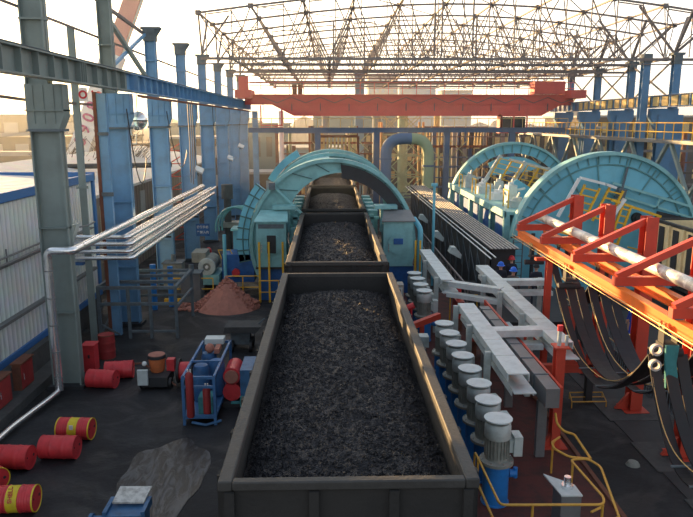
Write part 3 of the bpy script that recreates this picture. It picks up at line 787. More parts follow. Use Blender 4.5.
# bearing cabinets
def cabinet(x0, x1, y, z0, z1, lab, win):
    r = thing('drive_cabinet', lab, 'cabinet', ((x0 + x1) / 2, y, z0), 0, 'blue-green cabinets either side of the tippler')
    MB().box(x0, x1, y, y + 1.2, z0, z1).build('cabinet_body', 'cyan', r)
    MB().prism([(x0 - 0.1, y - 0.12, z1), (x1 + 0.1, y - 0.12, z1), (x1 + 0.0, y + 1.3, z1 + 0.35), (x0 + 0.1, y + 1.3, z1 + 0.35)], (0, 0, 0.05)).build('sloped_roof', 'cyan' if x0 < 0 else 'duct', r)
    xc = (x0 + x1) / 2
    MB().lathe([(0, -0.05), (0.5, -0.05), (0.5, 0), (0, 0)], (xc, y, (z0 + z1) / 2), 28, 0, 'Y').build('round_cover', 'cyan', r)
    if win:
        MB().box(xc - 0.2, xc + 0.22, y - 0.1, y - 0.05, (z0 + z1) / 2 - 0.4, (z0 + z1) / 2 + 0.45).build('dark_opening', 'dark', r)
    else:
        MB().box(xc - 0.22, xc + 0.22, y - 0.09, y - 0.05, (z0 + z1) / 2, (z0 + z1) / 2 + 0.28).build('name_plate', 'deepblue', r)
    if win: MB().box(x0 + 0.1, x1 - 0.1, y - 0.03, y, z1 - 0.3, z1 - 0.1).build('vent_strip', 'cap', r)
    MB().bar((x0 + 0.25, y - 0.06, z0 + 0.7), (x0 + 0.25, y - 0.06, z0 + 1.1), 0.03).build('handle', 'chrome', r)
cabinet(-3.45, -2.05, 31.2, 1.65, 3.8, 'blue-green cabinet with dark window left of the tippler wagons', True)
cabinet(2.55, 3.95, 31.2, 1.65, 3.8, 'blue-green cabinet with round cover right of the tippler wagons', False)
r = thing('cabinet_base', 'dark blue plinth below the left tippler cabinet', 'plinth', (-2.7, 31.8, 0))
MB().box(-3.3, -2.1, 31.3, 32.4, 0, 1.62).build('plinth_body', 'deepblue', r)
MB().box(-3.5, -2.0, 31.1, 32.6, 1.56, 1.65).build('top_plate', 'dark', r)
tag(MB().box(2.5, 4.0, 31.3, 32.4, 0, 1.65).build('cabinet_base', 'deepblue'), 'dark plinth below the right tippler cabinet', 'plinth')
# side frames between cabinets and ring
r = thing('stepped_stand', 'blue-green stepped frame between the left cabinet and the second wagon', 'frame', (-1.75, 32.4, 0))
MB().box(-2.0, -1.5, 32.0, 33.0, 0, 1.6).box(-1.95, -1.5, 32.1, 33.0, 1.6, 2.4).box(-1.9, -1.5, 32.2, 33.0, 2.5, 3.3).build('frame_box', 'cyan', r)
MB().box(-2.0, -1.5, 31.95, 32.1, 2.38, 2.46).box(-2.0, -1.5, 31.95, 32.1, 1.6, 1.66).build('frame_ledge', 'cap', r)
tag(MB().tube(bend([(3.95, 31.6, 0.9), (4.35, 31.6, 0.9), (4.35, 31.6, 3.4), (4.1, 32.2, 3.8)], 0.2), 0.13, 10).build('vertical_duct', 'cyan2'), 'blue-green vertical duct beside the right tippler cabinet', 'duct')

def railing(pts, h, label, mname='yellow', mid=True, name='railing', posts=None, r0=0.028, group=None):
    """pts: floor level points of the railing"""
    r = thing(name, label, 'railing', pts[0], 0, group)
    top = [Vector(p) + Vector((0, 0, h)) for p in pts]
    MB().tube(bend(top, 0.12) if len(top) > 2 else top, r0, 8).build('top_rail', mname, r)
    if mid: MB().tube([Vector(p) + Vector((0, 0, h * 0.5)) for p in pts], r0 * 0.8, 6).build('middle_rail', mname, r)
    for p in (posts or pts): MB().tube([p, Vector(p) + Vector((0, 0, h))], r0, 6).build('post', mname, r)
    return r
railing([(-3.3, 30.6, 0.02), (-2.4, 30.6, 0.02), (-1.6, 30.6, 0.02)], 1.1, 'yellow railing in front of the left tippler cabinet')
railing([(-5.0, 31.6, 0.02), (-4.2, 31.6, 0.02), (-3.4, 31.6, 0.02)], 1.1, 'yellow railing just left of the cabinet railing, behind the rubble heap')
for x in (-3.3, -2.85, -2.2): tag(MB().ibeam((x, 30.9, 0), (x, 30.9, 2.9), 0.09, 0.09, 0.02).build('guide_post', 'yellow'), {-3.3: 'leftmost yellow upright before the left tippler cabinet', -2.85: 'thick yellow upright left of the dark cabinet window', -2.2: 'yellow upright right of the dark cabinet window'}[x], 'post')
for x in (4.0, 4.22): tag(MB().ibeam((x, 30.6, 0), (x, 30.6, 3.0), 0.08, 0.08, 0.02).build('guide_post', 'yellow'), 'yellow upright beside the right tippler cabinet, ' + ('inner one' if x < 4.1 else 'outer one by the duct'), 'post')

# ================================================================ LEFT FLOOR
random.seed(4)
m = MB()
pc = (-4.75, 30.2)
for i in range(620):
    rr = random.random() ** 0.8 * 1.55; t = random.random() * 2 * math.pi
    h = max(0, 1.35 * (1 - rr / 1.55) ** 1.15)
    z = h * random.uniform(0.75, 1.0)
    s = random.uniform(0.05, 0.12)
    rot = Euler((random.random() * 6, random.random() * 6, random.random() * 6)).to_matrix()
    m.obox((pc[0] + rr * math.cos(t), pc[1] + rr * 0.8 * math.sin(t), z + 0.04), (s * 2.0, s * 1.2, s * 0.8), rot)
cone = [(1.5, 0), (0.9, 0.5), (0.35, 1.05), (0.0, 1.25)]
m.lathe(cone, (pc[0], pc[1], 0), 18)
for i in range(160):
    a = random.uniform(-1.2, 0.1); s = random.uniform(0.03, 0.08)
    m.obox((pc[0] + a * 1.1 - 0.9, pc[1] + random.uniform(-0.9, 0.5), 0.05), (s * 2, s * 1.3, s), Euler((0, 0, random.random() * 3)).to_matrix())
tag(m.build('rubble_heap', 'rubble', smooth=False), 'heap of reddish broken rubble on the dark floor before the tippler', 'rubble', kind='stuff')

def drum(loc, yaw, label, style='plain', upright=False, cap='red', body='red'):
    """lying drum, axis along local X"""
    r = thing('oil_drum', label, 'drum', loc, yaw, 'red steel drums scattered on the left floor')
    rr, L = 0.29, 0.88
    def prof(z0, z1):
        p = []
        for z in [z0 + (z1 - z0) * i / 24 for i in range(25)]:
            b_ = 0.0
            for c in (-0.14, 0.14): b_ += 0.014 * math.exp(-((z - c) / 0.018) ** 2)
            b_ += 0.004 * math.sin(z * 110) if abs(z) > 0.18 and abs(z) < 0.38 else 0
            p.append((rr + b_, z))
        return p
    ax = 'Z' if upright else 'X'
    zc = L / 2 if upright else rr
    c = (0, 0, zc)
    if style == 'banded':
        for z0, z1, mm, nm in ((-0.44, -0.12, 'red', 'drum_body'), (-0.12, 0.13, 'drumyellow', 'yellow_band'), (0.13, 0.44, 'red', 'drum_body')):
            MB().lathe(prof(z0, z1), c, 32, 0, ax).build(nm, mm, r, world=False)
    else:
        MB().lathe(prof(-0.44, 0.44), c, 32, 0, ax).build('drum_body', body, r, world=False)
    for s in (-1, 1):
        cm = 'drumyellow' if (style == 'banded' or cap == 'yellow') else cap
        z = s * 0.44
        MB().lathe([(0, z - s * 0.02), (rr - 0.02, z - s * 0.02), (rr - 0.012, z + s * 0.012), (rr + 0.006, z + s * 0.012), (rr + 0.006, z - s * 0.02)], c, 32, 0, ax).build('end_lid', cm, r, world=False)
    if not upright:
        for (y, z) in ((0.16, 0.0), (-0.14, 0.05)):
            MB().cyl((0.42, y, zc + z), (0.445, y, zc + z), 0.035 if y > 0 else 0.02, n=12).build('bung', 'dark', r, world=False)
    return r
def yawat(px): return px
d1 = drum((-6.92, 13.55, 0), R(2), 'red and yellow banded drum lying nearest the bottom left corner', 'banded')
t1 = text('SHELL', 0.13, 'redtext', (0, 0, 0), (0, 0, 0), parent=None)
t1.parent = d1; t1.location = (0.0, -0.262, 0.45); t1.rotation_euler = Euler((R(62), R(0), 0)).to_matrix().to_euler()
t1.rotation_euler = (Matrix.Rotation(R(62), 3, 'X') @ Matrix.Rotation(R(90), 3, 'Z')).to_euler()
t1.location = (-0.01, -0.215, 0.505)
drum((-7.85, 15.45, 0), R(-4), 'plain red drum lying at the left photo edge, behind the near banded drum')
drum((-8.05, 14.6, 0), R(-35), 'drum with a dirty yellow lid half out of the left edge', 'banded')
drum((-6.9, 15.95, 0), R(-3), 'plain red drum lying between the left edge drum and the farther banded drum')
d2 = drum((-6.88, 17.0, 0), R(-4), 'red and yellow banded drum lying behind the plain red drum', 'banded')
MB().box(-0.05, 0.05, -0.02, 0.0, 0, 0.12).build('white_mark', 'white', d2, world=False).location = (0.0, -0.26, 0.38)
drum((-7.35, 20.6, 0), R(-8), 'plain red drum lying by the foot of the grey column, nearer of two')
drum((-7.05, 21.4, 0), R(8), 'plain red drum lying behind its twin near the grey column')
r = thing('tool_box', 'upright dull red metal box standing at the foot of the grey column', 'box', (-8.25, 22.2, 0))
MB().box(-8.45, -8.05, 21.95, 22.4, 0, 0.92).build('box_body', 'red', r); MB().box(-8.48, -8.02, 21.92, 22.43, 0.92, 0.96).build('lid', 'red', r); MB().box(-8.26, -8.2, 21.92, 21.95, 0.5, 0.62).build('latch', 'dark', r)
drum((-8.1, 23.4, 0), R(70), 'upright dark red drum with a dirty top behind the red metal box', 'plain', True, 'rust', 'dullred')

# ---- steel rack (open frame)
r = thing('steel_rack', 'open grey steel frame rack standing on the left floor under the silver pipes', 'rack', (-7.5, 26.5, 0))
for (x, y) in ((-9.05, 25.6), (-6.05, 25.6), (-9.05, 28.7), (-6.05, 28.7), (-7.9, 25.6), (-7.05, 25.6)):
    MB().box(x - 0.055, x + 0.055, y - 0.055, y + 0.055, 0, 2.1).build('leg', 'cap', r)
m = MB()
for y in (25.6, 26.6, 27.7, 28.7): m.box(-9.05, -6.05, y - 0.06, y + 0.06, 2.0, 2.12)
for x in (-9.05, -6.05): m.box(x - 0.06, x + 0.06, 25.6, 28.7, 2.0, 2.12)
m.build('top_frame', 'cap', r)
m = MB()
for x in (-9.05, -6.05): m.box(x - 0.05, x + 0.05, 25.6, 28.7, 1.2, 1.3)
m.box(-9.05, -6.05, 25.56, 25.64, 1.35, 1.47); m.box(-7.9, -6.05, 25.56, 25.64, 0.25, 0.33); m.box(-9.05, -6.05, 28.66, 28.74, 0.9, 1.0)
m.bar((-9.05, 25.6, 0.15), (-9.05, 28.7, 1.2), 0.07); m.bar((-9.05, 25.6, 0.6), (-8.3, 25.6, 0.15), 0.06)
m.build('cross_bar', 'cap', r)

# ---- blue gas/hydraulic cart
r = thing('hydraulic_cart', 'blue framed hydraulic cart with red cylinders standing left of the near wagon', 'cart', (-3.7, 19.5, 0))
x0, x1, y0, y1, zt = -4.12, -3.25, 17.75, 20.9, 1.45
for (x, y) in ((x0, y0), (x1, y0), (x0, y1), (x1, y1)): MB().box(x - 0.04, x + 0.04, y - 0.04, y + 0.04, 0.0, zt).build('post', 'cartblue', r)
m = MB()
for y in (y0, y1): m.box(x0, x1, y - 0.035, y + 0.035, zt - 0.08, zt)
for x in (x0, x1): m.box(x - 0.035, x + 0.035, y0, y1, zt - 0.08, zt); m.box(x - 0.03, x + 0.03, y0, y1, 0.2, 0.28)
m.box(x0, x1, y0 - 0.03, y0 + 0.03, 1.1, 1.17); m.box(x0, x1, y0 - 0.03, y0 + 0.03, 0.22, 0.3); m.box(x0, x1, y0, y1, 0.18, 0.22)
m.bar((x0, y0 + 1.2, zt), (x1, y0 + 1.2, zt), 0.05)
m.build('frame', 'cartblue', r)
for (x, y, h, q) in ((-3.93, 17.72, 1.35, 0.11), (-3.5, 17.9, 0.85, 0.11)):
    c_ = MB().lathe([(q * 0.8, 0), (q, 0.04), (q, h - 0.12), (q * 0.7, h - 0.04), (0.03, h)], (x, y, 0.25), 20).build('gas_cylinder', 'dullred', r)
    MB().cyl((x - 0.03, y, h + 0.22), (x - 0.03, y, h + 0.32), 0.02, n=8).cyl((x + 0.04, y, h + 0.22), (x + 0.04, y, h + 0.32), 0.02, n=8).build('valve', 'white', c_)
for (x, y) in ((-3.85, 19.0), (-3.45, 19.4), (-3.8, 20.1)):
    MB().lathe([(0.0, 0.24), (0.22, 0.24), (0.24, 0.28), (0.24, 1.2), (0.2, 1.32), (0.05, 1.36)], (x, y, 0), 24).build('tank', 'cartblue', r)
MB().box(-4.0, -3.4, 20.5, 20.9, 1.45, 1.62).build('control_tray', 'tray', r)
MB().ball((-3.75, 20.0, 1.5), 0.15, 12).box(-3.6, -3.45, 19.9, 20.4, 1.35, 1.5).build('pump_head', 'rubble', r)
MB().box(-3.75, -3.35, 17.9, 18.4, 0.25, 0.75).build('battery_box', 'teal', r)
MB().tube([(-3.9, 17.7, 0.1), (-3.5, 17.6, 0.06), (-3.1, 17.8, 0.1)], 0.04, 8).build('drain_pipe', 'winch', r)
r = thing('red_pump', 'red motor pump with dark grey panel between the blue cart and the near wagon', 'pump', (-2.85, 19.6, 0))
MB().cyl((-2.95, 19.0, 0.95), (-2.95, 19.9, 0.95), 0.26, n=20).cyl((-2.95, 19.0, 0.45), (-2.95, 19.9, 0.45), 0.28, n=20).build('motor', 'red', r)
MB().cyl((-2.95, 18.93, 0.95), (-2.95, 19.0, 0.95), 0.2, n=16).build('motor_cap', 'rubble', r)
MB().box(-2.66, -2.3, 18.7, 19.9, 0.1, 1.25).build('side_panel', 'winch', r)
MB().box(-3.22, -2.3, 18.9, 20.0, 0, 0.16).build('base_frame', 'dark', r)
MB().box(-2.95, -2.6, 18.7, 18.78, 0.2, 0.26).cyl((-2.6, 18.55, 0.2), (-2.6, 18.55, 0.5), 0.06, n=10).build('tap', 'teal', r)
r = thing('hand_trolley', 'dull grey-brown wheeled skip standing by the second wagon coupling', 'trolley', (-3.2, 24.3, 0))
MB().prism([(-3.95, 23.8, 0.75), (-2.75, 23.8, 0.75), (-2.55, 23.8, 0.98), (-3.9, 23.8, 0.98)], (0, 0.9, 0)).build('tray', 'concrete', r)
MB().box(-3.7, -3.0, 24.0, 24.5, 0.25, 0.75).build('body', 'cap', r)
for x in (-3.7, -3.0):
    for y in (23.9, 24.6): MB().cyl((x, y, 0.22), (x + 0.1, y, 0.22), 0.22, n=16).build('wheel', 'black', r)
MB().tube([(-2.7, 24.2, 0.95), (-2.45, 24.2, 1.2)], 0.03, 6).build('handle', 'cap', r)
r = thing('spare_wheel_pump', 'dark red round pump with black wheel just left of the blue cart', 'pump', (-4.75, 20.8, 0))
MB().cyl((-4.9, 20.8, 0.45), (-4.5, 20.8, 0.45), 0.3, n=20).build('pump_drum', 'red', r)
MB().cyl((-4.96, 20.8, 0.45), (-4.88, 20.8, 0.45), 0.4, n=20).cyl((-4.52, 20.8, 0.45), (-4.44, 20.8, 0.45), 0.4, n=20).build('wheel', 'black', r)
# mixer-like power unit
r = thing('power_unit', 'small orange engine unit with open top and grey plate on the left floor', 'machine', (-5.65, 20.9, 0))
MB().lathe([(0.0, 0.95), (0.26, 0.97), (0.27, 1.0), (0.22, 1.02)], (-5.65, 20.9, 0), 20).build('top_plate', 'rubble', r)
MB().lathe([(0.2, 0.42), (0.24, 0.5), (0.26, 0.82), (0.28, 0.95), (0.27, 0.97)], (-5.65, 20.9, 0), 20).build('bucket', 'orangeplastic', r)
MB().lathe([(0.285, 0.88), (0.3, 0.92), (0.285, 0.98)], (-5.65, 20.9, 0), 20).build('dark_ring', 'dark', r)
MB().box(-6.1, -5.78, 20.15, 20.25, 0.22, 0.72).build('grey_plate', 'tray', r)
MB().box(-6.0, -5.2, 20.3, 21.3, 0.1, 0.42).build('engine_block', 'dark', r)
MB().tube([(-6.3, 20.7, 0.75), (-6.0, 20.6, 0.8), (-5.8, 20.6, 0.62)], 0.035, 8).tube([(-5.3, 20.6, 0.3), (-4.95, 20.4, 0.1)], 0.03, 6).build('hose', 'rust', r)
MB().box(-5.35, -5.1, 20.9, 21.15, 0.4, 0.8).build('red_tank', 'red', r)
for s in (-1, 1): MB().cyl((-5.6 + s * 0.5, 20.5, 0.17), (-5.6 + s * 0.42, 20.5, 0.17), 0.17, n=16).build('wheel', 'black', r)
MB().ball((-5.95, 20.5, 0.82), 0.08, 10).build('float_bulb', 'white', r)

# ---- winch box at the bottom
r = thing('winch_box', 'blue steel box with a worn white tray on top at the bottom edge', 'box', (-4.3, 12.9, 0))
MB().box(-4.62, -3.90, 12.6, 13.15, 0.0, 0.5).build('box_body', 'winch', r)
MB().prism([(-4.58, 12.85, 0.56), (-3.92, 12.85, 0.56), (-3.86, 13.3, 0.66), (-4.54, 13.3, 0.66)], (0, 0, 0.04)).build('tray', mat('scuffed_white_tray', (0.62, 0.61, 0.58), 0.5, 0, 0.8, (0.15, 0.14, 0.13), 6), r)
MB().box(-4.68, -3.84, 12.48, 12.6, 0.25, 0.5).box(-4.68, -4.6, 12.5, 13.1, 0.4, 0.58).box(-3.9, -3.82, 12.5, 13.1, 0.4, 0.58).build('front_frame', 'winch', r)
m = MB()
for x in (-4.6, -4.4, -4.15, -3.95): m.cyl((x, 12.45, 0.42), (x, 12.48, 0.42), 0.025, n=8)
m.build('bolt', 'white', r, each=True)
MB().cyl((-4.95, 12.7, 0.25), (-4.62, 12.7, 0.25), 0.12, n=16).cyl((-5.02, 12.7, 0.25), (-4.95, 12.7, 0.25), 0.17, n=16).build('winch_motor', 'winch', r)

# ---- left middle pumps and small machines (between rack and tippler)
r = thing('vacuum_pump', 'grey fan-cooled pump motor behind a yellow railing, below the blue sign', 'pump', (-6.2, 33.5, 0))
MB().cyl((-6.1, 32.7, 1.35), (-6.1, 34.3, 1.35), 0.42, n=24).box(-6.9, -6.2, 33.0, 34.2, 1.5, 2.0).build('motor_body', 'motorbody', r)
MB().lathe([(0.2, -0.03), (0.42, -0.03), (0.44, 0.05), (0.2, 0.05), (0.2, -0.03)], (-6.1, 32.65, 1.35), 28, 0, 'Y').build('fan_ring', 'motor', r)
MB().cyl((-6.1, 32.6, 1.35), (-6.1, 32.7, 1.35), 0.08, n=12).build('hub', 'white', r)
MB().box(-6.5, -5.5, 32.6, 34.4, 0.45, 0.95).build('base', 'cyan', r)
MB().box(-6.3, -5.7, 32.9, 34.0, 0, 0.45).build('foot', 'dark', r)
railing([(-7.6, 31.4, 0.02), (-6.6, 31.4, 0.02), (-5.6, 31.4, 0.02)], 1.05, 'yellow railing low in front of the grey fan-cooled pump')
tag(MB().box(-7.9, -5.5, 31.1, 31.3, 0, 0.12).build('kerb_strip', 'yellow'), 'yellow kerb strip on the floor under the pump railing', 'kerb')
tag(MB().box(-5.8, -5.6, 30.9, 31.1, 0, 0.3).build('white_block', 'white'), 'small white block at the end of the yellow kerb', 'block')
tag(MB().cyl((-5.16, 32.5, 0), (-5.16, 32.5, 3.0), 0.09, n=12).build('vertical_pole', 'cyan2'), 'slim blue-green pole standing behind the rubble heap', 'pole')
r = thing('hydraulic_station', 'dark blue boxy hydraulic station with red valve left of the tippler', 'machine', (-4.2, 33.8, 0))
MB().box(-5.4, -3.8, 33.0, 34.4, 0.5, 1.9).build('tank', 'deepblue', r)
MB().box(-5.0, -3.6, 34.4, 35.2, 1.9, 2.9).build('shelter', 'cyan2', r)
MB().prism([(-5.1, 34.2, 2.9), (-3.6, 34.2, 2.9), (-3.6, 34.2, 3.0), (-5.1, 34.2, 3.0)], (0, 1.2, 0)).build('shelter_roof', 'cyan', r)
MB().cyl((-4.7, 32.8, 1.0), (-4.7, 33.0, 1.0), 0.2, n=14).build('red_valve', 'red', r)
MB().tube([(-5.4, 33.2, 1.6), (-5.6, 33.2, 2.1), (-5.0, 33.2, 2.1), (-4.9, 33.2, 1.9)], 0.03, 6).build('yellow_pipe', 'yellow', r)
r = thing('safety_sign', 'small blue sign with white writing hanging at the end of the silver pipes', 'sign', (-7.2, 38, 2.4))
MB().box(-7.62, -6.85, 38.0, 38.03, 2.0, 2.72).build('plate', 'signblue', r)
text('设备检修', 0.17, 'white', (-7.235, 37.99, 2.52), (R(90), 0, 0), parent=r)
text('严禁入内', 0.17, 'white', (-7.235, 37.99, 2.22), (R(90), 0, 0), parent=r)
r = thing('tall_valve', 'brown vertical valve stand with a flat grey cap left of the tippler', 'valve', (-5.8, 37.5, 0))
MB().cyl((-5.7, 37.5, 0), (-5.7, 37.5, 4.2), 0.2, n=14).cyl((-5.7, 37.5, 4.2), (-5.7, 37.5, 5.0), 0.32, n=14).build('stem', 'concrete', r)
MB().box(-6.0, -5.0, 37.2, 38.0, 2.6, 2.9).build('cap_plate', 'motorbody', r)
tag(MB().lathe([(0.02, 0), (0.17, 0.03), (0.17, 1.2), (0.1, 1.35), (0.03, 1.4)], (-6.9, 37.8, 0.0), 16).build('red_cylinder', 'red'), 'red gas cylinder standing among the far blue columns', 'cylinder')
for (x, y, h, mm, lab) in ((-7.7, 32.2, 1.6, 'motorbody', 'grey square cabinet between the rack and the blue columns'), (-6.6, 31.0, 1.35, 'duct', 'dark grey pump housing right of the rack')):
    r = thing('machine_housing', lab, 'machine', (x, y, 0))
    MB().box(x - 0.45, x + 0.45, y, y + 0.8, 0.4 if h > 1.5 else 0, h).build('housing', mm, r)
    MB().box(x - 0.5, x + 0.5, y - 0.05, y + 0.85, h, h + 0.06).build('lid', 'cap', r)
    MB().cyl((x, y + 0.4, h + 0.06), (x, y + 0.4, h + 0.4), 0.12, n=12).build('neck', 'cap', r)
for (x, y, h, lab) in ((-8.0, 29.8, 2.1, 'short blue pipe upright behind the rack, left one'), (-7.35, 30.3, 1.9, 'short blue pipe upright behind the rack, right one')):
    tag(MB().cyl((x, y, 0), (x, y, h), 0.13, n=14).build('blue_stub_pipe', 'drumblue'), lab, 'pipe')
# ================================================================ RIGHT SIDE: POSITIONER PLATFORM AND MOTORS
structure(MB().box(2.35, 6.05, 10.6, 31.0, 0.0, 0.4).build('floor_1', 'platform', smooth=False))
structure(MB().box(6.35, 10.4, 24.6, 31.5, 0.0, 0.85).build('floor_2', 'dark', smooth=False))
tag(MB().box(5.98, 6.08, 10.6, 24.5, 0.4, 0.46).build('edge_strip', 'rust'), 'red painted edge strip along the right border of the motor platform', 'strip')
def motor_unit():
    r = thing('vertical_motor', 'x', 'motor', (0, 0, 0), 0, 'row of vertical drive motors beside the wagons')
    MB().lathe([(0.0, 0.0), (0.30, 0.0), (0.30, 0.03), (0.275, 0.04), (0.275, 0.86), (0.31, 0.88), (0.31, 0.93), (0, 0.93)], (0, 0, 0), 28).build('pump_casing', 'drumblue', r, world=False)
    b_ = MB().lathe([(0.0, 0.93), (0.36, 0.93), (0.36, 0.99), (0.25, 1.02), (0.235, 1.08), (0.235, 1.5), (0.0, 1.5)], (0, 0, 0), 28)
    for k in range(22):
        a = 2 * math.pi * k / 22; b_.obox((0.245 * math.cos(a), 0.245 * math.sin(a), 1.28), (0.04, 0.012, 0.40), Matrix.Rotation(a, 3, 'Z'))
    b_.build('motor_body', 'motorbody', r, world=False)
    MB().lathe([(0.0, 1.49), (0.26, 1.49), (0.275, 1.51), (0.275, 1.76), (0.24, 1.83), (0.0, 1.83)], (0, 0, 0), 28).build('fan_cowl', 'motor', r, world=False)
    MB().lathe([(0.10, 1.83), (0.10, 1.90), (0.295, 1.90), (0.295, 1.925), (0.0, 1.95)], (0, 0, 0), 32).build('rain_cover', 'tray', r, world=False)
    t = MB().box(0.24, 0.32, -0.12, 0.12, 1.18, 1.45).box(0.32, 0.50, -0.17, 0.17, 1.12, 1.55).build('terminal_box', 'motor', r, world=False)
    MB().cyl((0.28, 0, 0.65), (0.42, 0, 0.65), 0.09, n=14).cyl((0.42, 0, 0.55), (0.42, 0, 0.78), 0.05, n=10).build('port', 'drumblue', r, world=False)
    m = MB()
    for k in range(8):
        a = 2 * math.pi * k / 8 + 0.2; m.cyl((0.325 * math.cos(a), 0.325 * math.sin(a), 0.99), (0.325 * math.cos(a), 0.325 * math.sin(a), 1.03), 0.016, n=6)
    m.build('flange_bolt', 'chrome', r, world=False)
    return r
proto = motor_unit()
ordn = ['first', 'second', 'third', 'fourth', 'fifth', 'sixth', 'seventh', 'eighth']
for k in range(8):
    lab = 'vertical grey motor on a blue casing, ' + ('nearest the yellow railing' if k == 0 else ordn[k] + ' from the yellow railing')
    o = proto if k == 0 else copy_tree(proto)
    o.location = (3.52 + 0.01 * (k % 3), 13.02 + 0.97 * k, 0.4); o.rotation_euler = (0, 0, 0 if k == 0 else R(4 * (k % 3)))
    o['label'] = lab
for k in range(4):
    lab = ['nearest', 'second', 'third', 'farthest'][k] + ' motor of the far group of four, beside the second wagon'
    copy_tree(proto, loc=(3.48, 23.9 + 0.98 * k, 0.4), label='round-capped grey ' + lab)['group'] = 'far group of vertical motors'
r = thing('junction_box', 'small upright grey box by the wagon coupling, before the far motors', 'box', (2.35, 22.6, 0.4))
MB().box(2.2, 2.55, 22.4, 22.9, 1.4, 2.9).build('box_body', 'motorbody', r); MB().box(2.24, 2.5, 22.37, 22.4, 1.5, 2.8).build('cover', 'motor', r); MB().cyl((2.38, 22.6, 0.4), (2.38, 22.6, 1.4), 0.05, n=8).build('stand', 'dark', r)
tag(MB().cyl((2.75, 23.0, 1.9), (3.0, 23.0, 2.0), 0.12, n=12).cyl((2.9, 23.0, 0.4), (2.9, 23.0, 1.95), 0.04, n=8).build('red_horn', 'red'), 'small red horn between the grey box and the far motors', 'horn')
tag(MB().bar((2.75, 21.9, 1.55), (3.85, 22.7, 1.7), 0.18, 0.2).box(3.1, 3.25, 22.1, 22.25, 0.4, 1.5).build('red_strut', 'orange'), 'thick red strut slanting between the two groups of motors', 'strut')
tag(MB().box(2.75, 3.15, 20.3, 20.7, 1.35, 1.7).cyl((2.95, 20.5, 0.4), (2.95, 20.5, 1.35), 0.07, n=8).build('valve_block', 'motor'), 'grey valve block behind the last near motor', 'valve')

# ---- cable trays
def tray_run(p, q, w, label, name='cable_tray', group=None, lips=True, z2=True, seg=1.05, legs=(), legz=0.4, skew=None):
    p, q = Vector(p), Vector(q)
    r = thing(name, label, 'cable tray', p, 0, group)
    d = (q - p); L = d.length; d.normalize(); a = d.cross(Vector((0, 0, 1))).normalized()
    n = max(1, int(L / seg))
    m = MB()
    for i in range(n):
        s, e_ = L * i / n + 0.012, L * (i + 1) / n - 0.012
        m.bar(p + d * s + Vector((0, 0, 0.004 * (i % 3))), p + d * e_ + Vector((0, 0, 0.004 * ((i + 1) % 3))), w, 0.03)
    m.build('tray_lid', 'tray', r)
    m = MB()
    for s in (-1, 1): m.bar(p + a * s * (w / 2 - 0.01) - Vector((0, 0, 0.1)), q + a * s * (w / 2 - 0.01) - Vector((0, 0, 0.1)), 0.02, 0.17)
    m.build('tray_side', 'tray', r)
    if z2:
        m = MB(); o = Vector((0, 0, -0.4)) + a * 0.12
        m.bar(p + o - d * 0.2, q + o, w, 0.03); m.bar(p + o + a * w / 2 - Vector((0, 0, 0.08)), q + o + a * w / 2 - Vector((0, 0, 0.08)), 0.02, 0.12)
        m.bar(p + o - a * w / 2 - Vector((0, 0, 0.08)), q + o - a * w / 2 - Vector((0, 0, 0.08)), 0.02, 0.12)
        m.build('lower_tray', 'tray', r)
    for t in legs:
        c = p + d * t - a * (w / 2 + 0.1)
        MB().box(c.x - 0.08, c.x + 0.08, c.y - 0.06, c.y + 0.06, legz, p.z - 0.0).box(min(c.x, c.x + a.x * 0.5), max(c.x, c.x + a.x * 0.5) + 0.02, c.y - 0.04, c.y + 0.04, p.z - 0.26, p.z - 0.2).build('support_leg', 'motor', r)
    return r
tg = 'pale grey cable trays over the platform'
tray_run((4.42, 14.75, 2.6), (4.42, 21.0, 2.6), 0.52, 'pale grey cable tray beside the near row of motors', group=tg, legs=(1.6, 3.9, 6.0))
tray_run((6.28, 17.0, 2.6), (6.28, 26.9, 2.6), 0.5, 'long pale sunlit cable tray ending beside the red post', group=tg, legs=(2.8, 5.5, 8.0))
tray_run((4.42, 24.3, 2.6), (4.42, 30.4, 2.6), 0.5, 'pale grey cable tray beside the far group of motors', group=tg, legs=(0.5, 3.6))
tray_run((4.5, 24.2, 2.58), (6.1, 22.9, 2.62), 0.34, 'short slanting tray joining the far tray to the long sunlit tray', group=tg)
tray_run((6.5, 24.3, 2.6), (8.3, 24.3, 2.6), 0.42, 'pale tray crossing right from the long sunlit tray below the workers', group=tg, legs=(1.5,))
tray_run((4.65, 18.3, 2.58), (6.05, 18.3, 2.6), 0.42, 'short pale tray bridging the near tray to the long sunlit tray', group=tg, legs=(1.2,))
r = thing('box_duct', 'long dark galvanised box duct lying between the near tray and the red post', 'duct', (5.1, 17.5, 1.9))
MB().box(4.98, 5.3, 14.4, 21.5, 1.9, 2.37).build('duct_body', 'duct', r)
m = MB()
for k in range(6): m.box(4.96, 5.32, 15.3 + k * 1.15, 15.34 + k * 1.15, 1.83, 2.39)
m.build('duct_joint', 'cap', r)
for y in (14.9, 17.8, 20.8): MB().box(4.98, 5.2, y, y + 0.15, 0.4, 1.85).build('support_leg', 'duct', r)
tag(MB().box(5.38, 5.44, 14.6, 22.5, 2.15, 2.32).build('side_strip', 'orange'), 'thin red strip running along the dark box duct', 'strip')
r = thing('end_post', 'red steel post with a small foot between the trays and the yellow railing', 'post', (5.6, 15.4, 0.4))
MB().ibeam((5.62, 15.5, 0.4), (5.62, 15.5, 3.0), 0.22, 0.28, 0.03).build('post_shaft', 'orange', r)
MB().prism([(5.3, 15.42, 0.4), (5.52, 15.42, 0.4), (5.52, 15.42, 0.75)], (0, 0.12, 0)).box(5.3, 5.9, 15.25, 15.75, 0.4, 0.43).build('foot', 'orange', r)
MB().box(5.46, 5.8, 15.3, 15.7, 3.0, 3.04).build('top_plate', 'orange', r)
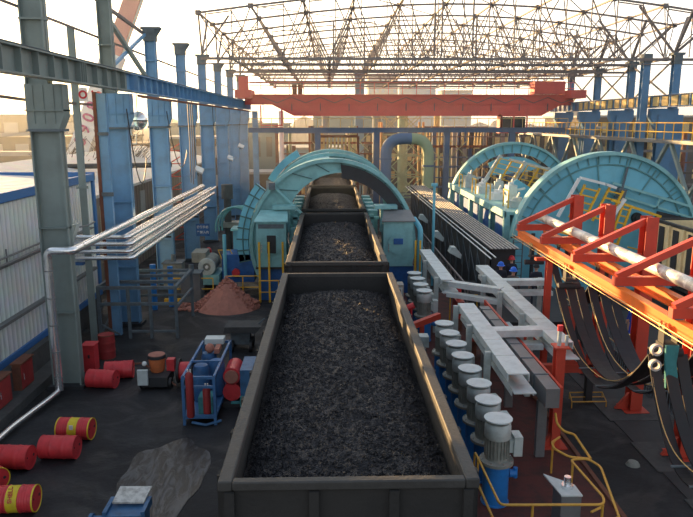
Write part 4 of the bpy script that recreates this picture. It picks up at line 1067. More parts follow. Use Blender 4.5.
MB().cyl((5.6, 15.5, 3.04), (5.6, 15.5, 3.42), 0.05, n=10).cyl((5.78, 15.5, 3.04), (5.78, 15.5, 3.3), 0.04, n=10).build('sensor', 'motor', r)
MB().cyl((5.6, 15.5, 3.42), (5.6, 15.5, 3.56), 0.07, n=10).build('sensor_cap', 'red', r)
# red machine frames under the trays
r = thing('welded_machine_base', 'red welded machine frame with gusset lying right of the trays', 'frame', (7.0, 20, 0))
MB().box(6.0, 7.9, 18.9, 19.1, 1.0, 1.25).box(7.75, 7.95, 18.9, 19.1, 1.0, 2.1).box(6.0, 7.9, 21.9, 22.1, 1.0, 1.25).box(7.75, 7.95, 19, 22, 1.0, 1.2).build('base_beam', 'orange', r)
MB().prism([(7.0, 18.93, 1.25), (7.75, 18.93, 1.25), (7.45, 18.93, 2.0)], (0, 0.12, 0)).build('gusset', 'orange', r)
MB().box(6.1, 6.3, 19.0, 22, 0.0, 1.0).box(7.75, 7.95, 18.9, 19.1, 0, 1.0).build('leg', 'dark', r)
r = thing('red_machine_base', 'red frame seen beneath the cross tray near the far motors', 'frame', (5.3, 23, 0.4))
MB().box(4.8, 6.0, 21.6, 22.4, 1.1, 1.7).box(4.9, 5.2, 24.9, 25.8, 0.9, 1.6).build('frame_box', 'orange', r, each=True)
MB().box(4.8, 5.0, 21.7, 22.2, 0.4, 1.1).box(5.8, 5.95, 21.7, 22.2, 0.4, 1.1).box(4.95, 5.15, 25, 25.6, 0.4, 0.9).build('leg', 'rust', r, each=True)
MB().cyl((5.05, 25.3, 1.6), (5.05, 25.3, 2.3), 0.1, n=10).build('red_lamp', 'red', r)
tag(MB().box(5.5, 6.0, 20.2, 21.4, 1.75, 1.85).build('loose_plate', 'tray'), 'loose pale plate lying on the red frame beneath the trays', 'plate')
r = thing('control_pedestal', 'steel pedestal with a pale top plate and bolt on the motor platform', 'pedestal', (4.85, 12.3, 0.4))
MB().box(4.55, 4.95, 11.9, 12.4, 0.4, 1.15).build('pedestal_body', 'duct', r)
MB().prism([(4.55, 11.9, 1.15), (4.97, 11.9, 1.15), (4.95, 12.3, 1.15), (4.45, 12.75, 1.15)], (0, 0, 0.03)).build('top_plate', 'tray', r)
MB().cyl((4.76, 12.2, 1.18), (4.76, 12.2, 1.25), 0.12, n=16).cyl((4.76, 12.2, 1.25), (4.76, 12.2, 1.42), 0.07, n=14).build('plug', 'chrome', r)
tag(MB().cyl((5.2, 11.0, 0.4), (5.2, 11.0, 0.62), 0.24, n=24).cyl((5.2, 11.0, 0.62), (5.2, 11.0, 0.66), 0.2, n=24).build('round_lid', 'cap'), 'grey round lid under the corner of the yellow railing', 'lid')

# yellow railing, near right
r = thing('railing', 'yellow tube railing enclosing the near end of the motor platform', 'railing', (4.2, 11.2, 0.4))
MB().tube(bend([(3.07, 13.1, 0.4), (3.07, 13.1, 1.52), (3.1, 11.06, 1.52), (5.0, 11.02, 1.52), (5.1, 11.25, 1.52), (4.98, 12.7, 1.52), (5.36, 12.72, 1.52), (5.5, 12.4, 1.52), (5.12, 10.5, 1.45)], 0.12, 5), 0.025, 10).build('top_rail', 'tubeyellow', r)
MB().tube(bend([(3.07, 13.1, 0.98), (3.1, 11.06, 0.98), (5.0, 11.02, 0.98)], 0.1), 0.026, 8).build('middle_rail', 'tubeyellow', r)
for (x, y) in ((3.1, 12.9), (3.7, 11.05), (5.0, 11.05), (5.02, 12.65), (5.1, 10.65)): MB().tube([(x, y, 0.4), (x, y, 1.5)], 0.026, 8).build('post', 'tubeyellow', r)
MB().tube([(5.03, 11.6, 1.0), (5.35, 11.8, 1.0)], 0.024, 8).build('cross_rail', 'tubeyellow', r)
r = thing('railing', 'bent yellow handrail winding from the foot of the red post to the steps', 'railing', (5.2, 14, 0.4))
MB().tube(bend([(5.26, 14.5, 1.72), (5.2, 14.2, 1.6), (5.3, 13.95, 1.52), (5.48, 13.85, 1.52), (5.42, 12.72, 1.52)], 0.12, 4), 0.028, 10).build('top_rail', 'tubeyellow', r)
MB().tube(bend([(5.12, 14.15, 0.4), (5.12, 14.15, 1.2), (5.32, 14.2, 1.3), (5.0, 13.9, 1.3), (4.82, 13.2, 1.5), (5.0, 12.8, 1.52), (5.4, 12.72, 1.52)], 0.12, 4), 0.026, 8).build('lower_rail', 'tubeyellow', r)
r = thing('floor_guard', 'low yellow rectangular guard frame on the floor right of the red post', 'guard', (7.5, 18.2, 0))
m = MB(); m.tube([(7.22, 18.6, 0.2), (8.26, 18.6, 0.2), (8.42, 19.3, 0.2), (7.4, 19.3, 0.2), (7.22, 18.6, 0.2)], 0.02, 6); m.tube([(7.3, 18.95, 0.2), (8.34, 18.95, 0.2)], 0.016, 6); m.build('top_rail', 'tubeyellow', r)
for (x, y) in ((7.22, 18.6), (8.26, 18.6), (8.42, 19.3), (7.4, 19.3)): MB().tube([(x, y, 0), (x, y, 0.2)], 0.018, 6).build('post', 'tubeyellow', r)

# ---- positioner gantry
gy = [12.84, 15.6, 18.45, 21.3, 24.05]
grp = 'red cantilever gantry frames carrying the festoon beams'
gl = ['red cantilever gantry frame at the right photo edge, nearest', 'red cantilever gantry frame whose foot stands lowest at the right edge',
      'red cantilever gantry frame in front of the cream wagon, third from the near end', 'red cantilever gantry frame second from the far end', 'red cantilever gantry frame farthest from the camera']
for k, y in enumerate(gy):
    r = thing('gantry_frame', gl[k], 'gantry', (9.0, y, 0), 0, grp)
    MB().ibeam((9.0, y, 0.06), (9.0, y, 5.8), 0.34, 0.42, 0.03).build('post', 'orange', r)
    MB().bar((8.9, y, 5.68), (6.93, y, 4.74), 0.16, 0.17).build('diagonal_strut', 'orange', r)
    MB().prism([(6.86, y - 0.09, 4.52), (8.5, y - 0.09, 4.52), (8.85, y - 0.09, 4.66), (8.85, y - 0.09, 4.74), (6.86, y - 0.09, 4.74)], (0, 0.18, 0)).build('cross_arm', 'orange', r)
    MB().box(8.65, 9.35, y - 0.35, y + 0.35, 0.0, 0.05).prism([(8.45, y - 0.05, 0.05), (8.84, y - 0.05, 0.05), (8.84, y - 0.05, 0.55)], (0, 0.1, 0)).build('foot', 'orange', r)
for k, y in ((0, 12.84), (1, 15.6), (2, 18.45)):
    structure(MB().box(8.0, 10.0, y - 0.8, y + 0.75, -0.1, 0.03).build('floor_%d' % (k + 3), 'concrete'))
for x, lab in ((7.0, 'orange festoon beam on the track side, sunlit along its top'), (7.95, 'orange festoon beam on the post side, under the silver pipe')):
    r = thing('festoon_beam', lab, 'beam', (x, 17, 4.35), 0, 'pair of orange festoon beams')
    MB().ibeam((x, 9.5, 4.36), (x, 24.4, 4.36), 0.2, 0.30, 0.03).build('beam_profile', mat('orange_beam_paint', (0.85, 0.20, 0.03), 0.42, 0, 0.3, (0.5, 0.12, 0.03), 3), r)
    m = MB()
    for y in gy: m.box(x - 0.08, x + 0.08, y - 0.1, y + 0.1, 4.51, 4.53)
    m.build('clip_plate', 'cap', r)
r = thing('silver_duct', 'worn silver pipe lying on the gantry arms, sunlit from the left', 'pipe', (8.1, 17, 4.9))
MB().cyl((7.95, 9.5, 4.9), (7.95, 24.9, 4.9), 0.15, n=20).build('pipe_run', mat('worn_silver_cladding', (0.78, 0.74, 0.68), 0.45, 0.3, 0.6, (0.32, 0.28, 0.24), 2.2, thr=(0.48, 0.54)), r)
m = MB()
for k in range(13): m.cyl((7.95, 10.4 + k * 1.15, 4.92), (7.95, 10.46 + k * 1.15, 4.92), 0.13, n=20)
m.build('joint_band', 'duct', r)
for x, z in ((6.72, 4.36), (6.72, 4.26)):
    tag(MB().tube([(x, 10, z), (x, 24.2, z)], 0.008, 6).build('pull_wire', 'brass'), 'thin sunlit pull wire along the festoon beam, ' + ('upper one' if z == 4.36 else 'lower one'), 'wire')
r = thing('support_post', 'red T-topped post standing under the far end of the festoon beams', 'post', (7.05, 20.9, 0))
MB().ibeam((7.05, 20.9, 0), (7.05, 20.9, 4.05), 0.18, 0.2, 0.025).build('post_shaft', 'orange', r); MB().box(6.6, 7.6, 20.8, 21.0, 4.05, 4.14).build('tee_head', 'orange', r)

def trolley(x, y, lab, grp='festoon cable trolleys'):
    r = thing('cable_trolley', lab, 'trolley', (x, y, 4.1), 0, grp)
    MB().box(x - 0.17, x + 0.17, y - 0.16, y + 0.16, 3.86, 3.92).box(x - 0.15, x - 0.13, y - 0.12, y + 0.12, 3.9, 4.32).box(x + 0.13, x + 0.15, y - 0.12, y + 0.12, 3.9, 4.32).build('hanger_plate', 'dark', r)
    for s in (-1, 1):
        for dy in (-0.09, 0.09): MB().cyl((x + s * 0.12, y + dy, 4.3), (x + s * 0.17, y + dy, 4.3), 0.065, n=16).build('wheel', 'brass', r)
    MB().cyl((x - 0.32, y, 3.7), (x + 0.32, y, 3.7), 0.09, n=14).build('cable_saddle', 'dark', r)
    return r
def belts(x, ya, yb, z0, sag, lab, nb=3, w=0.24):
    r = thing('festoon_cable', lab, 'cable', (x, (ya + yb) / 2, z0), 0, 'black festoon cable loops')
    for k in range(nb):
        xx = x - 0.27 + 0.56 * k / (nb - 1)
        sg = sag * (1 - 0.07 * (k % 2)) - 0.05 * k
        pts = []
        n = 22
        for i in range(n + 1):
            t = i / n; u = 2 * t - 1
            pts.append(Vector((xx + 0.03 * math.sin(3 * t + k), ya + (yb - ya) * (t + 0.05 * math.sin(2 * math.pi * t) * 1), z0 - sg * (1 - abs(u) ** 2.6))))
        m = MB()
        for i in range(n):
            m.bar(pts[i], pts[i + 1], w, 0.03, up=(0, 0, 1))
        m.build('flat_belt', 'black', r)
    pts = [Vector((x - 0.36, ya + (yb - ya) * i / 22, z0 - sag * 0.82 * (1 - abs(2 * i / 22 - 1) ** 2.4))) for i in range(23)]
    MB().tube(pts, 0.012, 6).build('lit_edge_cord', 'brass', r)  # warm brass cord added as the yellow lit edge line of the belts
    for t, in ((0.35,), (0.62,)):
        z = z0 - sag * (1 - abs(2 * t - 1) ** 2.6)
        yy = ya + (yb - ya) * (t + 0.05 * math.sin(2 * math.pi * t))
        MB().bar((x - 0.42, yy, z + 0.03), (x + 0.42, yy, z + 0.03), 0.05, 0.03).build('spacer_bar', 'cap', r)
for x, nm in ((7.0, 'track-side'), (7.95, 'post-side')):
    for y, pos in ((22.3, 'far end'), (18.9, 'middle'), (13.1, 'near end')):
        trolley(x, y, 'cable trolley at the %s of the %s festoon beam' % (pos, nm))
    belts(x, 18.9, 13.1, 3.66, 1.75 if x < 7.5 else 1.9, 'long black cable loop hanging from the %s festoon beam' % nm)
    if x > 7.5: belts(x, 22.3, 18.9, 3.66, 1.0, 'shorter black cable loop at the far end of the %s festoon beam' % nm, 3)
    belts(x, 13.1, 9.6, 3.66, 1.9, 'black cable loop leaving the lower right edge below the %s festoon beam' % nm)
r = thing('cable_clamp', 'pale ring-shaped cable clamps on the cable loop near the right edge', 'clamp', (6.6, 12.9, 3.5))
for k, (x, z) in enumerate(((6.65, 3.85), (6.65, 3.52))):
    MB().lathe([(0.08, -0.05), (0.12, -0.05), (0.12, 0.05), (0.08, 0.05), (0.08, -0.05)], (x, 12.85, z), 20, 0, 'Y').build('clamp_ring', 'ridge', r)
tag(MB().prism([(6.86, 12.88, 3.92), (7.14, 12.88, 3.92), (7.10, 12.86, 3.55), (7.15, 12.84, 3.25), (7.05, 12.86, 2.95), (7.0, 12.88, 3.15), (6.93, 12.86, 3.0), (6.9, 12.88, 3.4)], (0, 0.06, 0)).build('teal_cloth', 'teal'), 'teal rag hanging from the near cable trolley', 'cloth')
# mesh fence and low platform behind the gantry
r = thing('mesh_fence', 'dark wire mesh fence running along the gantry posts', 'fence', (9.9, 17, 0))
m = MB()
y = 12.0
while y < 23: m.bar((9.9, y, 0.05), (9.9, y, 1.5), 0.02); y += 0.16
m.build('mesh_bar', 'cap', r)
MB().tube([(9.9, 12, 1.5), (9.9, 23, 1.5)], 0.03, 8).tube([(9.9, 12, 0.9), (9.9, 23, 0.9)], 0.02, 6).build('rail', 'brass', r)
for y in (12, 14.7, 17.4, 20.1, 22.9): MB().box(9.86, 9.94, y - 0.04, y + 0.04, 0, 1.55).build('post', 'cap', r)
structure(MB().box(8.1, 9.85, 11.5, 23, 0.0, 0.02).box(10.3, 13.5, 12, 28, 0, 0.3).build('floor_6', 'dark'))
tag(MB().lathe([(0.0, 0.0), (0.18, 0.0), (0.12, 0.09), (0, 0.11)], (7.55, 15.2, 0), 9).build('stone_lump', 'motorbody'), 'single pale stone lying on the dark floor right of the steps', 'stone')

# ================================================================ RIGHT: SHED ROOF WITH PIPES
r = thing('corrugated_shed', 'long low dark shed with ribbed roof between the two tipplers', 'shed', (7.5, 44, 0))
m = MB(); m.prism([(6.95, 28.2, 3.0), (8.15, 28.2, 3.0), (8.15, 28.2, 3.04), (6.95, 28.2, 3.04)], (0, 29.3, 0)); m.build('roof_sheet', 'roofsheet', r)
m = MB()
for k in range(8): m.cyl((7.0 + k * 0.162, 28.15, 3.06), (7.0 + k * 0.162, 57.5, 3.06), 0.026, n=6)
m.build('roof_rib', 'ridge', r)
m = MB(); m.box(7.0, 7.06, 28.5, 57.4, 0, 2.95); m.build('side_wall', 'dark', r)
m = MB(); m.box(7.0, 8.1, 28.5, 28.56, 0.85, 2.95); m.build('end_wall', 'dark', r)
m = MB(); y = 29
while y < 56:
    m.bar((6.93, y, 0), (6.93, y, 2.95), 0.05); m.bar((6.93, y, 1.0), (6.93, y + 1.7, 2.4), 0.03); y += 1.7
m.build('wall_stud', 'cap', r)
tag(MB().tube([(6.62, 26.8, 2.9), (6.62, 58, 2.9)], 0.03, 8).build('handrail_pipe', 'tray'), 'thin pale pipe along the shed eave, outer of two', 'pipe')
tag(MB().tube([(6.82, 26.8, 2.95), (6.82, 58, 2.95)], 0.03, 8).build('handrail_pipe', 'tray'), 'thin pale pipe along the shed eave, close to the ribs', 'pipe')
r = thing('conveyor_truss', 'dark lattice handrail running back between the tippler and the shed', 'railing', (5.6, 38, 0))
m = MB(); m.bar((5.55, 26, 1.9), (5.55, 50, 1.9), 0.07); m.bar((5.55, 26, 1.1), (5.55, 50, 1.1), 0.05)
y = 26
while y < 50: m.bar((5.55, y, 0), (5.55, y, 1.9), 0.05); m.bar((5.55, y, 1.1), (5.55, y + 1.0, 1.9), 0.03); y += 2
m.build('lattice', 'truss', r)
for k, (x, y) in enumerate(((5.75, 35.0), (5.8, 30.4), (5.85, 41.5))):
    r = thing('hooded_lamp', 'pale hooded lamp beside the dark shed, ' + ['middle one', 'nearest one', 'farthest one'][k], 'lamp', (x, y, 2.4), 0, 'hooded lamps along the shed')
    MB().prism([(x - 0.25, y, 2.45), (x + 0.3, y, 2.15), (x + 0.34, y, 2.35), (x + 0.05, y, 2.7), (x - 0.15, y, 2.7)], (0, 0.5, 0)).build('hood', 'motor', r)
    MB().bar((x, y + 0.3, 0), (x, y + 0.3, 2.4), 0.06).build('pole', 'dark', r)
tag(MB().cyl((5.35, 34.0, 0), (5.35, 34.0, 5.3), 0.07, n=10).box(5.2, 5.5, 33.9, 34.1, 5.2, 5.35).build('vertical_pole', 'cyan2'), 'thin blue-green pole standing right of the tippler', 'pole')
tag(MB().tube([(4.9, 26.3, 0.4), (4.9, 26.3, 1.5), (6.0, 26.3, 1.5), (6.0, 26.3, 0.4)], 0.03, 6).build('yellow_hoop', 'yellow'), 'yellow hoop rail between the far cable trays', 'railing')
# ================================================================ TIPPLER (right)
tp2 = thing('wagon_tippler', 'large bright blue ring tippler at the right with yellow ladders on its disc', 'machine', (13.5, 40, 0))
C2 = (13.6, 2.35); RR = 4.6
def seg(c, r, a0, a1, y, n=40): return [(c[0] + r * math.cos(R(a0 + (a1 - a0) * i / n)), y, c[1] + r * math.sin(R(a0 + (a1 - a0) * i / n))) for i in range(n + 1)]
def disc(y, full, C2=C2):
    if full:
        pts = seg(C2, RR - 0.1, -30, 210, y, 60); MB().prism(pts, (0, 0.12, 0)).build('disc_plate', 'cyan2', tp2)
    else:
        m = MB(); annulus(m, C2, RR - 0.05, C2, RR - 0.75, y, y + 0.12, -30, 210); m.build('ring_plate', 'cyan2', tp2)
    m = MB(); annulus(m, C2, RR + 0.05, C2, RR - 0.12, y - 0.28, y + 0.4, -30, 210); m.build('ring_flange', 'cyan', tp2)
disc(32.5, True)
m = MB()
for a in (18, 38, 58, 78, 98, 118, 140, 160): 
    d = Vector((math.cos(R(a)), 0, math.sin(R(a)))); p = Vector((C2[0], 32.46, C2[1]))
    m.bar(p + d * 3.0, p + d * 4.4, 0.05, 0.06)
m.tube(seg(C2, 4.02, 0, 180, 32.46), 0.04, 6)
for a in range(6, 175, 7):
    d = Vector((math.cos(R(a)), 0, math.sin(R(a)))); p = Vector((C2[0], 32.46, C2[1])); m.bar(p + d * 4.1, p + d * 4.45, 0.035, 0.05)
m.build('disc_rib', 'cyanpipe', tp2)
TILT = R(-14)
rt = Matrix.Rotation(-TILT, 3, 'Y')
def tl(x, z, y=32.3):
    v = rt @ Vector((x, 0, z)); return Vector((C2[0] + v.x, y, C2[1] + v.z))
m = MB(); m.bar(tl(-0.6, 3.1), tl(4.1, 2.9), 0.12, 0.12); m.bar(tl(-0.6, 2.6), tl(4.1, 2.4), 0.08, 0.1); m.bar(tl(1.9, 2.45), tl(1.9, 3.0), 0.08, 0.08); m.bar(tl(3.9, 2.45), tl(3.9, 1.4), 0.08, 0.08)
m.bar(tl(1.9, 1.5), tl(4.2, 1.4), 0.07, 0.08)
m.build('frame_bar', 'cyan', tp2)
m = MB(); m.obox(tl(3.0, 1.95, 32.4), (1.9, 0.1, 0.75), rt); m.build('dark_window', 'dark', tp2)
MB().cyl(tl(1.15, 1.75, 32.3), tl(1.15, 1.75, 32.45), 0.26, n=24).build('bearing_cover', 'dark', tp2)
MB().cyl(tl(1.15, 1.75, 32.22), tl(1.15, 1.75, 32.3), 0.12, n=24).build('shaft_hub', 'dark', tp2)
MB().obox(tl(-0.1, 2.7, 32.2), (0.4, 0.3, 0.5), rt).bar(tl(-0.1, 2.9, 32.2), tl(-0.1, 4.0, 32.35), 0.08).build('lock_box', 'cap', tp2)
def tladder(x, z0, z1, w, y, mname='yellow', n=6, lean=0.25, parent=tp2, nm='ladder'):
    m = MB(); a0, b0 = tl(x, z0, y), tl(x + lean, z1, y); a1, b1 = tl(x + w, z0, y), tl(x + w + lean, z1, y)
    m.bar(a0, b0, 0.1); m.bar(a1, b1, 0.1)
    for i in range(n): t = (i + 0.5) / n; m.bar(a0.lerp(b0, t), a1.lerp(b1, t), 0.075)
    m.build(nm, mname, parent)
tladder(-2.3, 1.0, 2.7, 0.75, 31.9, n=5); tladder(-1.15, 1.1, 2.85, 0.7, 31.9, n=5, lean=0.3)
tladder(-0.1, -0.9, 2.2, 0.42, 31.8, n=9, lean=0.1)
m = MB(); m.bar(tl(-2.9, 0.9, 31.8), tl(-2.45, 2.9, 31.8), 0.14); m.bar(tl(-2.4, 2.95, 31.8), tl(-1.2, 2.95, 31.8), 0.3, 0.12); m.bar(tl(-1.1, 2.95, 31.8), tl(-0.6, 2.9, 31.8), 0.3, 0.12); m.bar(tl(-0.3, 1.6, 31.8), tl(0.0, 2.5, 31.8), 0.16)
m.build('white_platform', 'white', tp2)
m = MB(); m.bar(tl(-0.6, 2.3, 31.8), tl(2.0, 2.1, 31.8), 0.12); m.bar(tl(1.9, 2.1, 31.8), tl(1.8, 0.9, 31.8), 0.08); m.bar(tl(-2.7, 0.2, 31.8), tl(-0.2, 0.2, 31.8), 0.08)
m.bar(tl(0.9, 0.3, 31.8), tl(1.8, 0.3, 31.8), 0.06)
m.build('yellow_rail', 'yellow', tp2)
for y in (48.5,): disc(y, False, (13.3, 2.35))
m = MB()
for a in range(20, 165, 9):
    d = Vector((math.cos(R(a)), 0, math.sin(R(a)))); p = Vector((13.3, 48.4, 2.35)); m.bar(p + d * 3.9, p + d * 4.5, 0.07, 0.08)
m.build('disc_rib', 'cyanpipe', tp2, each=True)
MB().prism(seg((13.3, 2.35), 3.6, 55, 120, 48.6, 20) + [(11.9, 48.6, 4.6), (14.6, 48.6, 4.9)], (0, 0.1, 0)).build('disc_panel', 'cyan2', tp2)
# side deck between the rings
m = MB(); m.box(8.75, 11.0, 33.0, 48.8, 3.85, 4.0); m.box(8.7, 8.82, 33.0, 48.9, 3.72, 4.06); m.build('side_deck', 'cyan', tp2)
for y in (33.0, 36.0, 38.6, 41.5, 44.6, 48.0): MB().prism([(8.75, y, 0), (9.3, y, 0), (9.0, y, 3.85), (8.75, y, 3.85)], (0, 0.35, 0)).build('deck_bracket', 'cyan', tp2)
for y in (34.4, 37.3, 40.0, 43.0, 46.3): MB().box(8.86, 8.94, y - 1.0, y + 0.9, 1.8, 3.55).build('drive_panel', 'deepblue', tp2)
random.seed(21)
for k, (y, x, sx, sy, sz) in enumerate(((47.6, 9.8, 0.5, 0.9, 0.5), (45.8, 9.6, 0.7, 0.6, 0.8), (44.0, 10.0, 0.5, 1.0, 0.35), (42.0, 9.7, 0.8, 0.7, 0.45), (40.2, 10.2, 0.5, 0.5, 0.9), (38.6, 9.8, 0.9, 0.8, 0.4), (36.7, 10.0, 0.5, 0.6, 1.0), (35.0, 9.9, 0.8, 0.9, 0.35), (33.8, 10.4, 0.5, 0.5, 0.7))):
    m = MB(); m.obox((x, y, 4.0 + sz / 2), (sx, sy, sz), Matrix.Rotation(R(random.uniform(-12, 12)), 3, 'Z')); m.cyl((x, y, 4.0 + sz), (x, y, 4.0 + sz + 0.16), min(sx, sy) * 0.3, n=14)
    m.bar((x - 0.5, y + 0.3, 4.1 + sz * 0.4), (x + 0.7, y - 0.3, 4.15 + sz * 0.7), 0.12); m.bar((x - 0.2, y, 4.0), (x + 0.15, y + 0.1, 4.4 + sz), 0.09)
    m.build('clamp_unit', ('tray', 'motor', 'white')[k % 3], tp2)
    if k % 2: MB().bar((x - 0.6, y - 0.5, 4.0), (x - 0.6, y - 0.5, 4.9), 0.06).bar((x - 0.6, y + 0.5, 4.0), (x - 0.6, y + 0.5, 4.9), 0.06).bar((x - 0.6, y - 0.5, 4.9), (x - 0.6, y + 0.5, 4.9), 0.06).build('yellow_rail', 'yellow', tp2)
# tilted inner platform with pale beams and yellow grating ladders
def tp(x, z, y): v = rt @ Vector((x, 0, z)); return Vector((13.3 + v.x, y, 2.35 + v.z))
m = MB()
for x in (-2.9, -1.2, 0.5): m.bar(tp(x - 0.8, 0.4, 44.5), tp(x + 0.1, 3.3, 44.5), 0.2, 0.25)
m.bar(tp(-2.2, 3.2, 44.5), tp(1.7, 3.2, 44.5), 0.14)
m.build('clamp_beam', 'motor', tp2)
m = MB()
for r0 in (-2.9, -2.1, -1.0, -0.2):
    a0, b0 = tp(r0 - 0.3, 1.8, 44.3), tp(r0 + 0.05, 3.1, 44.3)
    for i in range(5): m.bar(a0.lerp(b0, i / 4), a0.lerp(b0, i / 4) + rt @ Vector((0.75, 0, 0)), 0.05)
    m.bar(a0, b0, 0.06); m.bar(a0 + rt @ Vector((0.75, 0, 0)), b0 + rt @ Vector((0.75, 0, 0)), 0.06)
m.build('yellow_grating', 'yellow', tp2)
MB().prism([(10.1, 40.5, 3.2), (10.4, 40.5, 4.2), (11.4, 40.5, 5.0), (12.2, 40.5, 4.5), (12.2, 40.5, 3.2)], (0, 0.15, 0)).build('disc_panel', 'cyan2', tp2)
m = MB()
for y in (35.5, 38, 42, 45.5): m.box(11.0, 16.5, y, y + 0.4, 2.2, 2.7)
m.box(11.0, 11.4, 33, 48, 2.0, 3.0); m.box(15.5, 16, 33, 48, 1.5, 3.0); m.build('platform_girder', 'cyan', tp2)
tag(MB().cyl((9.9, 31.9, 0.85), (9.9, 31.9, 3.1), 0.1, n=10).bar((9.9, 31.9, 3.0), (8.8, 31.9, 2.9), 0.08).build('lamp_post', 'dark'), 'dark slim post with an arm before the blue disc', 'post')
ladder(9.0, 31.3, 0.85, 2.9, 0.45, 'dark ladder leaning at the corner of the right tippler deck', 'cap')

# ================================================================ PEOPLE
def person(loc, yaw, label, shirt, trousers, helmet, hc, bend=0.0):
    r = thing('person', label, 'person', loc, yaw)
    J = {'pelvis': (0, 0, 0.95, .145, .11), 'waist': (0, 0.0, 1.1, .135, .10), 'chest': (0, 0.02 + bend * .5, 1.33, .165, .12), 'neckb': (0, 0.02 + bend, 1.47, .085, .08), 'neck': (0, 0.0 - 0.01 + bend, 1.53, .055, .055),
         'head': (0, -0.01 + bend, 1.63, .092, .10), 'crown': (0, 0.0 + bend, 1.72, .078, .085)}
    E_ = [('pelvis', 'waist'), ('waist', 'chest'), ('chest', 'neckb'), ('neckb', 'neck'), ('neck', 'head'), ('head', 'crown')]
    for s, n in ((-1, 'l'), (1, 'r')):
        J[n + 'sh'] = (s * .19, .02 + bend * .8, 1.41, .07, .07); J[n + 'el'] = (s * .25, .03 + bend * .6, 1.13, .048, .048); J[n + 'wr'] = (s * .24, -.08 + bend * .6, .90, .032, .032); J[n + 'ha'] = (s * .23, -.11 + bend * .6, .82, .035, .022)
        J[n + 'hip'] = (s * .10, 0, .90, .095, .10); J[n + 'kn'] = (s * .12, -.02, .50, .062, .066); J[n + 'an'] = (s * .12, .03, .10, .042, .045); J[n + 'to'] = (s * .13, -.14, .04, .045, .032)
        E_ += [('chest', n + 'sh'), (n + 'sh', n + 'el'), (n + 'el', n + 'wr'), (n + 'wr', n + 'ha'), ('pelvis', n + 'hip'), (n + 'hip', n + 'kn'), (n + 'kn', n + 'an'), (n + 'an', n + 'to')]
        for q, (dx, dz, ln) in enumerate(((-.022, 0, .075), (-.008, 0, .085), (.008, 0, .08), (.022, 0, .065))):
            J[n + 'f%d' % q] = (s * .23 + dx, -.12 + bend * .6, .80 - ln, .009, .009); E_.append((n + 'ha', n + 'f%d' % q))
        J[n + 'th'] = (s * .195, -.145 + bend * .6, .80, .010, .010); E_.append((n + 'ha', n + 'th'))
    names = list(J)
    me = bpy.data.meshes.new('person_body'); me.from_pydata([J[k][:3] for k in names], [(names.index(a), names.index(b_)) for a, b_ in E_], [])
    o = bpy.data.objects.new('person_body', me); COL.objects.link(o)
    sk = o.modifiers.new('skin', 'SKIN')
    for i, k in enumerate(names):
        me.skin_vertices[0].data[i].radius = J[k][3:5]; me.skin_vertices[0].data[i].use_root = (k == 'pelvis')
    o.modifiers.new('sub', 'SUBSURF').levels = 2
    dg = bpy.context.evaluated_depsgraph_get(); ev = o.evaluated_get(dg)
    me2 = bpy.data.meshes.new_from_object(ev); bpy.data.objects.remove(o)
    for mm in (shirt, trousers, 'skin', 'black'): me2.materials.append(M[mm])
    for p in me2.polygons:
        c = p.center; p.use_smooth = True
        arm = abs(c.x) > 0.17
        if c.z > 1.50: p.material_index = 2
        elif c.z < 0.12: p.material_index = 3
        elif arm and c.z < 0.90: p.material_index = 2
        elif c.z < 0.98 and not arm: p.material_index = 1
        else: p.material_index = 0
    ob = bpy.data.objects.new('person_body', me2); COL.objects.link(ob); ob.parent = r
    hb = bend - 0.01
    MB().lathe([(0.022, -0.01), (0.012, 0.02), (0.0, 0.03)], (0, hb - 0.105, 1.63), 8).build('nose', 'skin', r, world=False)
    MB().ball((-0.035, hb - 0.088, 1.66), 0.012, 8).ball((0.035, hb - 0.088, 1.66), 0.012, 8).build('eyes', 'black', r, world=False)
    MB().bar((-0.025, hb - 0.094, 1.585), (0.025, hb - 0.094, 1.585), 0.01, 0.008).build('mouth', 'redtext', r, world=False)
    MB().ball((-0.098, hb + 0.01, 1.64), 0.02, 8, sz=1.4).ball((0.098, hb + 0.01, 1.64), 0.02, 8, sz=1.4).build('ears', 'skin', r, world=False)
    if helmet:
        MB().lathe([(0.128, 1.675), (0.17, 1.67), (0.175, 1.68), (0.13, 1.70), (0.125, 1.76), (0.09, 1.82), (0.035, 1.845), (0.0, 1.85)], (0, hb + 0.01, 0), 24).build('hard_hat', hc, r, world=False)
    else:
        MB().lathe([(0.118, 1.66), (0.12, 1.72), (0.085, 1.785), (0.0, 1.81)], (0, hb + 0.02, 0), 20).build('hair', 'black', r, world=False)
    return r
M['helmetblue'] = mat('blue_helmet', (0.02, 0.16, 0.75), 0.35)
M['workblue'] = mat('work_blue_cloth', (0.02, 0.06, 0.42), 0.8)
M['jacket'] = mat('grey_brown_cloth', (0.10, 0.085, 0.08), 0.85)
M['darkcloth'] = mat('dark_cloth', (0.025, 0.028, 0.045), 0.85)
person((7.15, 27.2, 0.85), R(170), 'person in dark clothes and blue hard hat, left of the pair by the shed end', 'darkcloth', 'darkcloth', True, 'helmetblue')
person((7.42, 26.2, 0.85), R(150), 'person in grey-brown jacket and blue hard hat, right of the pair at the shed', 'jacket', 'darkcloth', True, 'helmetblue', 0.04)
person((7.95, 28.5, 0.85), R(185), 'person with a red hard hat standing just behind the two in blue hard hats', 'darkcloth', 'darkcloth', True, 'red')
person((8.55, 26.9, 0.85), R(180), 'bareheaded person in a dark jacket standing alone against the blue disc', 'darkcloth', 'darkcloth', False, None, 0.03)
person((11.3, 23.8, 0.3), R(200), 'person in bright blue overalls and red hard hat seen below the orange beam', 'workblue', 'workblue', True, 'red', 0.10)
person((11.7, 21.2, 0.3), R(120), 'person in dull blue overalls half hidden behind the near cable trolley', 'workblue', 'darkcloth', True, 'helmetblue', 0.16)

